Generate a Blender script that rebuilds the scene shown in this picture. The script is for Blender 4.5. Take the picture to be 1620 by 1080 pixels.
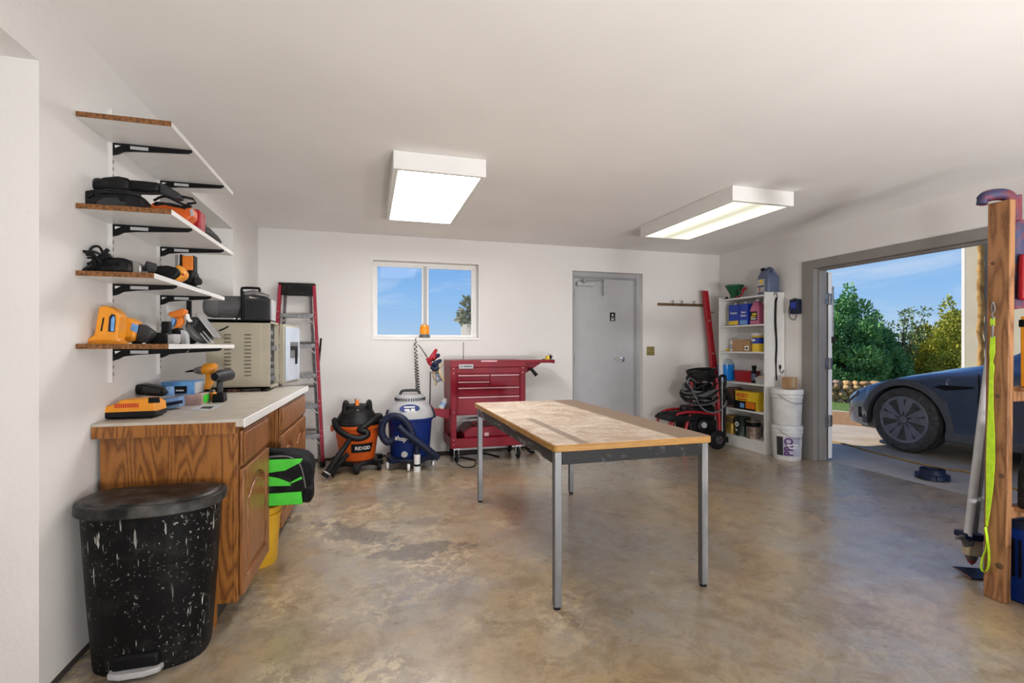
import bpy, math, random
from math import sin, cos, pi, radians, sqrt
from mathutils import Vector, Matrix, Euler
random.seed(7)
for o in list(bpy.data.objects): bpy.data.objects.remove(o)
sc = bpy.context.scene
COL = sc.collection

# ------------------------------------------------------------------ camera
F, CX, CY, YAW, EYE = 785.0, 810.0, 547.0, radians(16.2), 1.22
cd = bpy.data.cameras.new('camera'); cam = bpy.data.objects.new('camera', cd); COL.objects.link(cam)
cam.location = (0, 0, EYE); cam.rotation_euler = (pi/2, 0, -YAW)
cd.sensor_width = 36; cd.lens = F*36/1620; cd.shift_y = (CY-540)/1620; cd.clip_start = .05; cd.clip_end = 2000
sc.camera = cam
# ------------------------------------------------------------------ exposure
sc.view_settings.view_transform = 'Standard'; sc.view_settings.look = 'None'
sc.view_settings.gamma = 1; sc.view_settings.use_curve_mapping = False
sc.view_settings.exposure = 0.0
LAMP, LAMP2, FILL = 20.0, 1.5, 88.0      # radiance of the fluorescent diffusers, then power of the added fill lights
# ------------------------------------------------------------------ sky
w = bpy.data.worlds.new('sky'); sc.world = w; w.use_nodes = True
nt = w.node_tree; N = nt.nodes; Lk = nt.links; N.clear()
out = N.new('ShaderNodeOutputWorld'); bg = N.new('ShaderNodeBackground'); tc = N.new('ShaderNodeTexCoord')
sp = N.new('ShaderNodeSeparateXYZ'); Lk.new(tc.outputs['Generated'], sp.inputs[0])
rp = N.new('ShaderNodeValToRGB'); Lk.new(sp.outputs['Z'], rp.inputs[0])
e = rp.color_ramp.elements
e[0].position = 0.0; e[0].color = (.48, .66, .86, 1)
e[1].position = .5; e[1].color = (.07, .21, .60, 1)
k = e.new(.09); k.color = (.30, .55, .90, 1)
k = e.new(.22); k.color = (.15, .38, .83, 1)
mp = N.new('ShaderNodeMapping'); mp.inputs['Scale'].default_value = (2.2, 2.2, 9); mp.inputs['Rotation'].default_value = (.12, .1, .5)
Lk.new(tc.outputs['Generated'], mp.inputs[0])
nz = N.new('ShaderNodeTexNoise'); nz.inputs['Scale'].default_value = 1.6; nz.inputs['Detail'].default_value = 8; nz.inputs['Roughness'].default_value = .62
nz.inputs['Distortion'].default_value = .6
Lk.new(mp.outputs[0], nz.inputs['Vector'])
cr = N.new('ShaderNodeValToRGB'); Lk.new(nz.outputs[0], cr.inputs[0])
cr.color_ramp.elements[0].position = .49; cr.color_ramp.elements[0].color = (0, 0, 0, 1)
cr.color_ramp.elements[1].position = .80; cr.color_ramp.elements[1].color = (.72, .72, .72, 1)
mx = N.new('ShaderNodeMixRGB'); Lk.new(cr.outputs[0], mx.inputs[0]); Lk.new(rp.outputs[0], mx.inputs[1]); mx.inputs[2].default_value = (.84, .90, .96, 1)
Lk.new(mx.outputs[0], bg.inputs[0]); bg.inputs[1].default_value = .95
Lk.new(bg.outputs[0], out.inputs[0])
# ------------------------------------------------------------------ sun
sd = bpy.data.lights.new('sun', 'SUN'); sun = bpy.data.objects.new('sun', sd); COL.objects.link(sun)
sd.energy = 6.0; sd.angle = radians(.6); sd.color = (1, .88, .70)
sun.rotation_euler = Vector((.62, -.66, -.80)).to_track_quat('-Z', 'Y').to_euler(); sun.location = (-3, 6, 8)

# ------------------------------------------------------------------ pixel of the photograph -> point at a known distance in the room
_s, _c = sin(YAW), cos(YAW)
def ray(x, y):
    u = (x-CX)/F
    return (_s+u*_c, _c-u*_s, (CY-y)/F)
def atX(x, y, X): r = ray(x, y); t = X/r[0]; return Vector((X, r[1]*t, EYE+r[2]*t))
def atY(x, y, Y): r = ray(x, y); t = Y/r[1]; return Vector((r[0]*t, Y, EYE+r[2]*t))
def atZ(x, y, Z=0): r = ray(x, y); t = (Z-EYE)/r[2]; return Vector((r[0]*t, r[1]*t, Z))

# ------------------------------------------------------------------ mesh builder
class MB:
    def __init__(s): s.v = []; s.f = []; s.m = []
    def add(s, vs, fs, mi=0):
        b = len(s.v); s.v += [tuple(v) for v in vs]; s.f += [tuple(i+b for i in f) for f in fs]; s.m += [mi]*len(fs); return s
    def bx(s, x0, x1, y0, y1, z0, z1, mi=0):
        return s.add([(x0,y0,z0),(x1,y0,z0),(x1,y1,z0),(x0,y1,z0),(x0,y0,z1),(x1,y0,z1),(x1,y1,z1),(x0,y1,z1)],
                     [(0,3,2,1),(4,5,6,7),(0,1,5,4),(1,2,6,5),(2,3,7,6),(3,0,4,7)], mi)
    def ob(s, c, sz, rot=(0,0,0), mi=0, taper=1):
        R = Euler(rot).to_matrix(); c = Vector(c); h = Vector(sz)/2; vs = []
        for z in (-1, 1):
            t = taper if z > 0 else 1
            for x, y in ((-1,-1),(1,-1),(1,1),(-1,1)): vs.append(c+R@Vector((x*h.x*t, y*h.y*t, z*h.z)))
        return s.add(vs, [(0,3,2,1),(4,5,6,7),(0,1,5,4),(1,2,6,5),(2,3,7,6),(3,0,4,7)], mi)
    def tube(s, pts, r, n=8, closed=False, mi=0, cap=True):
        P = [Vector(p) for p in pts]; L = len(P); rr = r if isinstance(r, (list, tuple)) else [r]*L
        b = len(s.v); up = None
        for i, p in enumerate(P):
            if closed: t = P[(i+1) % L]-P[i-1]
            else: t = P[min(i+1, L-1)]-P[max(i-1, 0)]
            if t.length < 1e-9: t = Vector((0,0,1))
            t.normalize()
            if up is None: up = t.orthogonal().normalized()
            else:
                up = up-t*up.dot(t); up = up.normalized() if up.length > 1e-6 else t.orthogonal().normalized()
            q = t.cross(up)
            for k in range(n):
                a = 2*pi*k/n; s.v.append(tuple(p+(up*cos(a)+q*sin(a))*rr[i]))
        for i in range(L if closed else L-1):
            j = (i+1) % L
            for k in range(n):
                k2 = (k+1) % n; s.f.append((b+i*n+k, b+i*n+k2, b+j*n+k2, b+j*n+k)); s.m.append(mi)
        if cap and not closed:
            s.f.append(tuple(b+k for k in range(n))[::-1]); s.f.append(tuple(b+(L-1)*n+k for k in range(n))); s.m += [mi, mi]
        return s
    def cyl(s, p0, p1, r0, r1=None, n=16, mi=0): return s.tube([p0, p1], [r0, r0 if r1 is None else r1], n, mi=mi)
    def lathe(s, prof, n=28, c=(0,0,0), axis='z', mi=0, sx=1, sy=1):
        b = len(s.v); c = Vector(c)
        for r, z in prof:
            for k in range(n):
                a = 2*pi*k/n; p = (r*cos(a)*sx, r*sin(a)*sy, z)
                if axis == 'x': p = (p[2], p[0], p[1])
                elif axis == 'y': p = (p[0], p[2], p[1])
                s.v.append(tuple(c+Vector(p)))
        for i in range(len(prof)-1):
            for k in range(n):
                k2 = (k+1) % n; s.f.append((b+i*n+k, b+i*n+k2, b+(i+1)*n+k2, b+(i+1)*n+k)); s.m.append(mi)
        if prof[0][0] > 1e-4: s.f.append(tuple(b+k for k in range(n))[::-1]); s.m.append(mi)
        if prof[-1][0] > 1e-4: s.f.append(tuple(b+(len(prof)-1)*n+k for k in range(n))); s.m.append(mi)
        return s
    def prism(s, poly, axis, a, b_, mi=0):
        n = len(poly)
        def P(p, d): return {'x': (d, p[0], p[1]), 'y': (p[0], d, p[1]), 'z': (p[0], p[1], d)}[axis]
        vs = [P(p, a) for p in poly]+[P(p, b_) for p in poly]
        fs = [tuple(range(n))[::-1], tuple(range(n, 2*n))]+[(i, (i+1) % n, n+(i+1) % n, n+i) for i in range(n)]
        return s.add(vs, fs, mi)
    def loft(s, rings, mi=0, cap=True, closed=True):
        b = len(s.v); n = len(rings[0])
        for r in rings: s.v += [tuple(p) for p in r]
        for i in range(len(rings)-1):
            for k in range(n if closed else n-1):
                k2 = (k+1) % n; s.f.append((b+i*n+k, b+i*n+k2, b+(i+1)*n+k2, b+(i+1)*n+k)); s.m.append(mi)
        if cap:
            s.f.append(tuple(b+k for k in range(n))[::-1]); s.f.append(tuple(b+(len(rings)-1)*n+k for k in range(n))); s.m += [mi, mi]
        return s
    def sph(s, c, r, n=12, mi=0):
        c = Vector(c); r = r if isinstance(r, (tuple, list)) else (r, r, r)
        rings = []
        for i in range(1, n//2):
            a = pi*i/(n//2); rings.append([c+Vector((r[0]*sin(a)*cos(2*pi*k/n), r[1]*sin(a)*sin(2*pi*k/n), -r[2]*cos(a))) for k in range(n)])
        b = len(s.v); s.loft(rings, mi, cap=False); m = len(rings)
        s.v += [tuple(c-Vector((0,0,r[2]))), tuple(c+Vector((0,0,r[2])))]
        e = len(s.v)
        for k in range(n):
            s.f.append((e-2, b+(k+1) % n, b+k)); s.f.append((e-1, b+(m-1)*n+k, b+(m-1)*n+(k+1) % n)); s.m += [mi, mi]
        return s

ORG = {}
def build(mb, name, mats, parent=None, bevel=0, seg=2, sharp=40, loc=None, rotz=0, subs=0, local=False):
    """one mesh object; coordinates are world coordinates unless local=True"""
    me = bpy.data.meshes.new(name); vs = mb.v
    if parent is not None:
        org = ORG[parent.name]
        if not local: vs = [tuple(Vector(v)-org) for v in vs]
    elif loc is not None:
        org = Vector(loc)
        if not local: vs = [tuple(Vector(v)-org) for v in vs]
    else: org = Vector((0,0,0))
    me.from_pydata(vs, [], mb.f)
    mats = mats if isinstance(mats, (list, tuple)) else [mats]
    for m_ in mats: me.materials.append(M(m_) if isinstance(m_, str) else m_)
    if len(mats) > 1: me.polygons.foreach_set('material_index', mb.m)
    me.update(); me.shade_smooth(); me.set_sharp_from_angle(angle=radians(sharp))
    o = bpy.data.objects.new(name, me); COL.objects.link(o)
    if parent is not None: o.parent = parent
    elif loc is not None: o.location = loc
    o.rotation_euler = (0, 0, rotz)
    ORG[o.name] = org
    if bevel:
        b = o.modifiers.new('bevel', 'BEVEL'); b.width = bevel; b.segments = seg; b.limit_method = 'ANGLE'; b.angle_limit = radians(35)
    if subs:
        b = o.modifiers.new('subd', 'SUBSURF'); b.levels = subs; b.render_levels = subs
    return o
def tag(o, label=None, cat=None, group=None, kind=None):
    if label: o['label'] = label
    if cat: o['category'] = cat
    if group: o['group'] = group
    if kind: o['kind'] = kind
    return o
def thing(name, label, cat, loc=(0,0,0), rotz=0, group=None, kind=None):
    o = bpy.data.objects.new(name, None); COL.objects.link(o); o.empty_display_size = .05
    o.location = loc; o.rotation_euler = (0, 0, rotz); ORG[o.name] = Vector(loc)
    return tag(o, label, cat, group, kind)
def struct(mb, name, mats, label=None, **k): return tag(build(mb, name, mats, **k), label, None, None, 'structure')
def spl(pts, n=6, closed=False):
    P = [Vector(p) for p in pts]; L = len(P); o = []
    for i in range(L if closed else L-1):
        g = (lambda j: P[j % L]) if closed else (lambda j: P[max(0, min(L-1, j))])
        p0, p1, p2, p3 = g(i-1), g(i), g(i+1), g(i+2)
        for k in range(n):
            t = k/n; o.append(.5*((2*p1)+(p2-p0)*t+(2*p0-5*p1+4*p2-p3)*t*t+(3*p1-p0-3*p2+p3)*t**3))
    if not closed: o.append(P[-1])
    return o
def rrect(x0, x1, z0, z1, r, n=4):
    o = []
    for cx, cz, a0 in ((x1-r, z1-r, 0), (x0+r, z1-r, pi/2), (x0+r, z0+r, pi), (x1-r, z0+r, 1.5*pi)):
        for k in range(n+1): a = a0+pi/2*k/n; o.append((cx+r*cos(a), cz+r*sin(a)))
    return o
def outl(px, Y):                      # outline measured in the photograph -> (x, z) polygon at depth Y
    o = []
    for x, y in px: p = atY(x, y, Y); o.append((p.x, p.z))
    return o
def text(s, size, mat, parent, loc, rot=(pi/2, 0, 0), name='lettering', sx=1.0, cylr=None, ext=.0006, bold=0, shear=0):
    """flat lettering; loc in the parent's frame; with cylr it wraps round a vertical cylinder whose axis is loc + cylr behind it"""
    c = bpy.data.curves.new('t', 'FONT'); c.body = s; c.size = size; c.align_x = 'CENTER'; c.align_y = 'CENTER'; c.extrude = ext; c.offset = bold; c.shear = shear
    c.resolution_u = 2
    t = bpy.data.objects.new('t', c); COL.objects.link(t)
    dg = bpy.context.evaluated_depsgraph_get(); me = bpy.data.meshes.new_from_object(t.evaluated_get(dg))
    bpy.data.objects.remove(t); me.materials.clear(); me.materials.append(M(mat)); me.name = name
    for v in me.vertices:
        v.co.x *= sx
        if cylr: a = v.co.x/cylr; v.co.x = cylr*sin(a); v.co.z = cylr*(cos(a)-1)+v.co.z
    o = bpy.data.objects.new(name, me); COL.objects.link(o); o.parent = parent; o.location = loc; o.rotation_euler = rot
    ORG[o.name] = ORG[parent.name]
    return o
def dup(o, parent=None, loc=None, rotz=None):
    c = o.copy(); COL.objects.link(c); ORG[c.name] = ORG[o.name]
    if parent is not None: c.parent = parent
    if loc is not None: c.location = loc; ORG[c.name] = Vector(loc)
    if rotz is not None: c.rotation_euler.z = rotz
    for ch in list(o.children):
        dup(ch, c)
    return c

# ------------------------------------------------------------------ materials
def lin(h):
    v = [int(h[i:i+2], 16)/255 for i in (0, 2, 4)]
    return tuple((x/12.92 if x <= .04045 else ((x+.055)/1.055)**2.4) for x in v)+(1,)
MATS = {}
def M(n): return MATS[n]
def mat(name, col, rough=.5, metal=0, var=0, scale=12, col2=None, bump=0, bscale=60, spec=.5, stretch=(1,1,1), thr=None, coat=0, detail=5):
    m = bpy.data.materials.new(name); m.use_nodes = True; MATS[name] = m
    n = m.node_tree.nodes; l = m.node_tree.links; b = n['Principled BSDF']
    c = lin(col) if isinstance(col, str) else tuple(col)+(1,)
    b.inputs['Base Color'].default_value = c; b.inputs['Roughness'].default_value = rough; b.inputs['Metallic'].default_value = metal
    b.inputs['Specular IOR Level'].default_value = spec
    if coat: b.inputs['Coat Weight'].default_value = coat; b.inputs['Coat Roughness'].default_value = .05
    if var or col2 or bump:
        t = n.new('ShaderNodeTexCoord'); mpn = n.new('ShaderNodeMapping'); mpn.inputs['Scale'].default_value = stretch; l.new(t.outputs['Object'], mpn.inputs[0])
    if var or col2:
        z = n.new('ShaderNodeTexNoise'); z.inputs['Scale'].default_value = scale; z.inputs['Detail'].default_value = detail; l.new(mpn.outputs[0], z.inputs['Vector'])
        r = n.new('ShaderNodeValToRGB'); l.new(z.outputs[0], r.inputs[0])
        a = thr or (.35, .65); r.color_ramp.elements[0].position = a[0]; r.color_ramp.elements[1].position = a[1]
        c2 = (lin(col2) if isinstance(col2, str) else tuple(col2)+(1,)) if col2 else tuple(x*(1-var) for x in c[:3])+(1,)
        r.color_ramp.elements[0].color = c; r.color_ramp.elements[1].color = c2
        l.new(r.outputs[0], b.inputs['Base Color'])
    if bump:
        z = n.new('ShaderNodeTexNoise'); z.inputs['Scale'].default_value = bscale; z.inputs['Detail'].default_value = 4; l.new(mpn.outputs[0], z.inputs['Vector'])
        bp = n.new('ShaderNodeBump'); bp.inputs['Strength'].default_value = bump; bp.inputs['Distance'].default_value = .004; l.new(z.outputs[0], bp.inputs['Height']); l.new(bp.outputs[0], b.inputs['Normal'])
    return m
def wood(name, c1, c2, scale=1.0, axis='z', rough=.45, dist=6, bands=9):
    m = mat(name, c1, rough); n = m.node_tree.nodes; l = m.node_tree.links; b = n['Principled BSDF']
    t = n.new('ShaderNodeTexCoord'); mp_ = n.new('ShaderNodeMapping'); l.new(t.outputs['Object'], mp_.inputs[0])
    st = {'z': (1, 1, .12), 'y': (1, .12, 1), 'x': (.12, 1, 1)}[axis]
    mp_.inputs['Scale'].default_value = [v*scale for v in st]
    z = n.new('ShaderNodeTexNoise'); z.inputs['Scale'].default_value = 3.2; z.inputs['Detail'].default_value = .6; l.new(mp_.outputs[0], z.inputs['Vector'])
    ml = n.new('ShaderNodeMath'); ml.operation = 'MULTIPLY'; ml.inputs[1].default_value = bands; l.new(z.outputs[0], ml.inputs[0])
    fr = n.new('ShaderNodeMath'); fr.operation = 'PINGPONG'; fr.inputs[1].default_value = .5; l.new(ml.outputs[0], fr.inputs[0])
    g = n.new('ShaderNodeTexNoise'); g.inputs['Scale'].default_value = 60; g.inputs['Detail'].default_value = 6; l.new(mp_.outputs[0], g.inputs['Vector'])
    ad = n.new('ShaderNodeMath'); ad.operation = 'MULTIPLY_ADD'; l.new(g.outputs[0], ad.inputs[0]); ad.inputs[1].default_value = .7; l.new(fr.outputs[0], ad.inputs[2])
    r = n.new('ShaderNodeValToRGB'); l.new(ad.outputs[0], r.inputs[0])
    r.color_ramp.elements[0].position = .32; r.color_ramp.elements[1].position = .72
    r.color_ramp.elements[0].color = lin(c2); r.color_ramp.elements[1].color = lin(c1)
    l.new(r.outputs[0], b.inputs['Base Color'])
    bp = n.new('ShaderNodeBump'); bp.inputs['Strength'].default_value = .08; bp.inputs['Distance'].default_value = .003; l.new(ad.outputs[0], bp.inputs['Height']); l.new(bp.outputs[0], b.inputs['Normal'])
    return m
def emis(name, col, st):
    m = bpy.data.materials.new(name); m.use_nodes = True; MATS[name] = m; n = m.node_tree.nodes; n.clear()
    o = n.new('ShaderNodeOutputMaterial'); e_ = n.new('ShaderNodeEmission'); e_.inputs[0].default_value = tuple(col)+(1,); e_.inputs[1].default_value = st
    m.node_tree.links.new(e_.outputs[0], o.inputs[0]); return m
def glassy(name, tint=(1,1,1), gl=.06, rough=.02):
    m = bpy.data.materials.new(name); m.use_nodes = True; MATS[name] = m; n = m.node_tree.nodes; n.clear(); l = m.node_tree.links
    o = n.new('ShaderNodeOutputMaterial'); t = n.new('ShaderNodeBsdfTransparent'); t.inputs[0].default_value = tuple(tint)+(1,)
    g = n.new('ShaderNodeBsdfGlossy'); g.inputs['Roughness'].default_value = rough
    x = n.new('ShaderNodeMixShader'); x.inputs[0].default_value = gl; l.new(t.outputs[0], x.inputs[1]); l.new(g.outputs[0], x.inputs[2]); l.new(x.outputs[0], o.inputs[0]); return m

mat('wall_paint', (.80, .78, .76), .75, bump=.35, bscale=55, var=.05, scale=2.2)
mat('wall_smooth', (.765, .74, .72), .7, var=.04, scale=1.5)
mat('ceiling_paint', (.88, .855, .835), .85, var=.05, scale=1.2, bump=.06, bscale=40)
mat('white_paint', (.80, .79, .77), .4, var=.04, scale=6)
mat('white_melamine', (.78, .77, .75), .35, var=.06, scale=10)
mat('white_plastic', (.78, .78, .77), .4, var=.08, scale=14)
mat('bucket_plastic', (.70, .70, .70), .38, var=.2, scale=9, thr=(.45, .75))
mat('particle', '8a5a30', .8, col2='5d3c1c', scale=90, thr=(.4, .6), bump=.3, bscale=200)
mat('grey_door', (.44, .44, .46), .45, var=.08, scale=5, thr=(.5, .7))
mat('grey_frame', (.40, .40, .42), .45, var=.06, scale=6)
mat('frame_taupe', (.25, .23, .215), .5, var=.12, scale=5)
mat('exterior_white', (.72, .73, .72), .6, var=.1, scale=8)
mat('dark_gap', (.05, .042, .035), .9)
mat('black_plastic', (.007, .007, .008), .45, var=.3, scale=30, spec=.22)
mat('black_dusty', (.006, .006, .0065), .5, col2=(.03, .029, .028), scale=22, thr=(.5, .78), spec=.22)
mat('black_metal', (.005, .005, .006), .45, spec=.2)
mat('rubber', (.008, .008, .009), .7, col2=(.022, .021, .02), scale=18, thr=(.5, .8), spec=.2)
mat('grey_plastic', (.15, .15, .155), .5, var=.2, scale=18)
mat('dark_grey', (.035, .036, .039), .5, var=.25, scale=20, spec=.3)
mat('light_grey', (.45, .45, .46), .45, var=.12, scale=16)
mat('steel', (.55, .55, .56), .32, 1, var=.25, scale=14)
mat('dull_steel', (.34, .34, .35), .45, .85, col2=(.2, .2, .21), scale=25)
mat('chrome', (.75, .75, .76), .15, 1)
mat('brass', (.42, .32, .10), .35, .8, var=.2, scale=30)
mat('tool_red', (.215, .0012, .014), .38, var=.2, scale=5, spec=.22)
mat('red', (.36, .006, .014), .42, var=.15, scale=10)
mat('ladder_red', (.34, .005, .03), .5, var=.18, scale=9)
mat('pink_trim', (.50, .27, .30), .35, .2)
mat('orange', (.78, .20, .012), .45, var=.18, scale=14)
mat('deep_orange', (.72, .115, .012), .42, var=.15, scale=9)
mat('yellow_orange', (.80, .30, .015), .42, var=.14, scale=14)
mat('yellow', (.82, .56, .03), .45, var=.1, scale=12)
mat('vac_blue', (.005, .028, .19), .38, var=.2, scale=7, spec=.3)
mat('navy', (.008, .014, .042), .5, var=.25, scale=20, spec=.3)
mat('blue', (.008, .045, .42), .4, var=.15, scale=12)
mat('light_blue', (.16, .38, .75), .4, var=.2, scale=30)
mat('slate_blue', (.11, .14, .24), .45, var=.15, scale=10)
mat('steel_blue', (.10, .21, .42), .42, col2=(.22, .36, .58), scale=20)
mat('washer_fluid', (.01, .22, .72), .2, var=.1)
mat('pink', (.62, .16, .30), .35, var=.15, scale=15)
mat('green', (.008, .10, .035), .4, var=.15, scale=10)
mat('lime', (.06, .62, .03), .55, var=.15, scale=18)
mat('strap_lime', (.50, .78, .02), .6, var=.2, scale=30, bump=.3, bscale=300)
mat('bag_black', (.008, .008, .009), .75, col2=(.028, .028, .028), scale=15, thr=(.5, .8), bump=.4, bscale=120, spec=.15)
mat('cardboard', (.42, .25, .12), .8, var=.15, scale=10)
mat('beige_metal', (.42, .38, .29), .42, var=.08, scale=7)
mat('beige_dark', (.10, .088, .065), .6)
mat('paper_white', (.80, .80, .78), .6)
mat('label_grey', (.42, .42, .43), .5)
mat('ink_black', (.004, .004, .005), .5, spec=.2)
mat('ink_red', (.55, .02, .02), .5)
mat('ink_purple', (.10, .03, .16), .5)
mat('tan', (.50, .40, .26), .6, var=.2, scale=20)
mat('wood_pale', (.52, .33, .15), .6, var=.2, scale=30)
mat('dark_wood', (.16, .09, .035), .55, var=.3, scale=20, stretch=(.3, 1, 1))
mat('bucket_yellow', (.72, .40, .02), .42, var=.15, scale=8)
mat('gold_can', (.52, .33, .06), .3, .5, col2=(.28, .17, .03), scale=14)
mat('can_metal', (.36, .30, .25), .35, .5, col2=(.16, .11, .09), scale=26)
mat('rust_brown', (.20, .085, .06), .7, col2=(.11, .06, .05), scale=14)
wood('oak', '96602a', '643812', 5.0, 'z', .38, bands=9)
wood('oak_door', '96633a', '6f4420', 7.0, 'z', .36, bands=7)
wood('lumber', '9a6c44', '6b4526', 6, 'z', .7, bands=5)
mat('counter_laminate', (.52, .48, .42), .4, col2=(.42, .37, .31), scale=16, thr=(.3, .7))
mat('rope', (.34, .2, .06), .8)
glassy('clear_glass', (.98, .99, 1), .003)
glassy('clear_plastic', (.82, .90, .96), .14, .15)
emis('lamp_main', (1, .99, .975), LAMP);

# floor: worn, sealed concrete
m = mat('concrete', (.3, .24, .17), .4); n = m.node_tree.nodes; l = m.node_tree.links; b = n['Principled BSDF']; b.inputs['Coat Weight'].default_value = .8; b.inputs['Coat Roughness'].default_value = .23
t = n.new('ShaderNodeTexCoord')
def noise(sc_, det=6, rough=.6, dist=0, vec=None):
    z = n.new('ShaderNodeTexNoise'); z.inputs['Scale'].default_value = sc_; z.inputs['Detail'].default_value = det; z.inputs['Roughness'].default_value = rough; z.inputs['Distortion'].default_value = dist
    l.new(vec or t.outputs['Object'], z.inputs['Vector']); return z.outputs[0]
def ramp(src, a, b_, ca=(0,0,0,1), cb=(1,1,1,1)):
    r = n.new('ShaderNodeValToRGB'); l.new(src, r.inputs[0]); r.color_ramp.elements[0].position = a; r.color_ramp.elements[1].position = b_
    r.color_ramp.elements[0].color = ca; r.color_ramp.elements[1].color = cb; return r.outputs[0]
def mixc(f, a, b_):
    x = n.new('ShaderNodeMixRGB')
    if isinstance(f, float): x.inputs[0].default_value = f
    else: l.new(f, x.inputs[0])
    for i, q in ((1, a), (2, b_)):
        if isinstance(q, tuple): x.inputs[i].default_value = q
        else: l.new(q, x.inputs[i])
    return x.outputs[0]
def math_(op, a, b_=None):
    x = n.new('ShaderNodeMath'); x.operation = op
    for i, q in enumerate((a, b_)):
        if q is None: continue
        if isinstance(q, (int, float)): x.inputs[i].default_value = q
        else: l.new(q, x.inputs[i])
    return x.outputs[0]
base = ramp(noise(1.1, 5, .6, .5), .40, .60, (.385, .28, .16, 1), (.31, .275, .23, 1))
base = mixc(math_('MULTIPLY', ramp(noise(6, 10, .75, .6), .46, .60), .75), base, (.215, .15, .085, 1))
base = mixc(math_('MULTIPLY', ramp(noise(40, 6, .7), .50, .70), .35), base, (.16, .125, .085, 1))
sxf = n.new('ShaderNodeSeparateXYZ'); l.new(t.outputs['Object'], sxf.inputs[0])
flake = math_('MULTIPLY', math_('MULTIPLY', ramp(noise(11, 12, .82, .15), .505, .53), ramp(sxf.outputs['X'], .9, 3.2, (1,1,1,1), (.25,.25,.25,1))), ramp(noise(1.0, 3), .42, .58))
base = mixc(math_('MULTIPLY', flake, .9), base, (.58, .455, .29, 1))
flake2 = math_('MULTIPLY', ramp(noise(13, 12, .80, .2), .53, .56), ramp(noise(1.2, 3), .47, .6))
base = mixc(math_('MULTIPLY', flake2, .7), base, (.25, .235, .215, 1))
# the dark irregular stain left of the table
def blot(cx, cy, rx, ry, rot, soft0=.60, soft1=.68, amp=1.7, sc_=7):
    mpp = n.new('ShaderNodeMapping'); mpp.vector_type = 'TEXTURE'; mpp.inputs['Location'].default_value = (cx, cy, 0); mpp.inputs['Rotation'].default_value = (0, 0, rot); mpp.inputs['Scale'].default_value = (rx, ry, 1)
    l.new(t.outputs['Object'], mpp.inputs[0])
    ln = n.new('ShaderNodeVectorMath'); ln.operation = 'LENGTH'; l.new(mpp.outputs[0], ln.inputs[0])
    q = math_('ADD', ln.outputs['Value'], math_('MULTIPLY', math_('SUBTRACT', noise(sc_, 7, .7), .5), amp*2))
    return ramp(q, soft0, soft1, (1,1,1,1), (0,0,0,1))
for cx, cy, rx, ry, rot, k_ in ((-.05, 3.35, .34, .10, -.75, .85), (.28, 3.0, .38, .11, -.05, .85), (.42, 3.48, .22, .07, .05, .4)):
    base = mixc(math_('MULTIPLY', blot(cx, cy, rx*1.25, ry*1.6, rot), k_*.85), base, (.11, .088, .066, 1))
vo = n.new('ShaderNodeTexVoronoi'); vo.feature = 'DISTANCE_TO_EDGE'; vo.inputs['Scale'].default_value = .55
wv = n.new('ShaderNodeMixRGB'); wv.inputs[0].default_value = .12; l.new(t.outputs['Object'], wv.inputs[1])
zz = n.new('ShaderNodeTexNoise'); zz.inputs['Scale'].default_value = 2.2; zz.inputs['Detail'].default_value = 6; l.new(t.outputs['Object'], zz.inputs['Vector']); l.new(zz.outputs['Color'], wv.inputs[2])
l.new(wv.outputs[0], vo.inputs['Vector'])
crk = math_('MULTIPLY', ramp(vo.outputs['Distance'], .0015, .004, (1,1,1,1), (0,0,0,1)), ramp(noise(.7, 2), .48, .6))
base = mixc(math_('MULTIPLY', crk, .7), base, (.07, .05, .035, 1))
l.new(base, b.inputs['Base Color'])
l.new(ramp(noise(5, 6), .3, .7, (.22, .22, .22, 1), (.42, .42, .42, 1)), b.inputs['Roughness'])
bp = n.new('ShaderNodeBump'); bp.inputs['Strength'].default_value = .12; bp.inputs['Distance'].default_value = .004; l.new(noise(12, 8, .7), bp.inputs['Height']); l.new(bp.outputs[0], b.inputs['Normal'])
mat('concrete_out', (.46, .41, .345), .5, col2=(.36, .30, .24), scale=3, bump=.2, bscale=80)
mat('mulch', (.33, .20, .09), .9, col2=(.16, .08, .035), scale=40, bump=.6, bscale=90)
mat('grass', (.10, .20, .04), .9, col2=(.05, .11, .02), scale=20, bump=.6, bscale=120)
mat('dry_field', (.48, .40, .26), .95, col2=(.30, .28, .16), scale=.08)
for i, c_ in enumerate(((.55, .34, .16), (.44, .27, .14), (.34, .25, .19), (.62, .43, .22))): mat('stone%d' % i, c_, .85, var=.35, scale=12, bump=.5, bscale=40)
# ================================================================== the setting
L, R, B, H = -1.085, 4.55, 5.64, 2.44
BO, RO = 5.80, 4.71                      # outer faces of the back and right walls
FR = -3.2                                # wall behind the viewer
struct(MB().bx(-1.9, RO, FR-.16, BO, -.15, 0), 'floor', 'concrete', 'worn tan and grey sealed concrete garage floor')
struct(MB().bx(-2.05, RO, FR-.16, BO, H, H+.12), 'ceiling', 'ceiling_paint', 'smooth off-white painted ceiling')
WX0, WX1, WZ0, WZ1 = .054, 1.234, 1.30, 2.165     # window opening
DX0, DX1, DZ1 = 2.41, 3.385, 2.145                # back door opening
wb = MB()
wb.bx(-2.05, WX0, B, BO, 0, H).bx(WX0, WX1, B, BO, 0, WZ0).bx(WX0, WX1, B, BO, WZ1, H).bx(WX1, DX0, B, BO, 0, H).bx(DX0, DX1, B, BO, DZ1, H).bx(DX1, RO, B, BO, 0, H)
struct(wb, 'wall_back', 'wall_smooth', 'off-white back wall with window and steel door')
OY0, OY1, OZ = 1.75, 4.17, 2.04                   # doorway in the right wall
struct(MB().bx(R, RO, OY1, B, 0, H).bx(R, RO, OY0, OY1, OZ+.02, H).bx(R, RO, FR-.16, OY0, 0, H), 'wall_right', 'wall_smooth', 'off-white right wall with the wide open doorway')
AH = 2.2
wl = MB()
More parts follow.
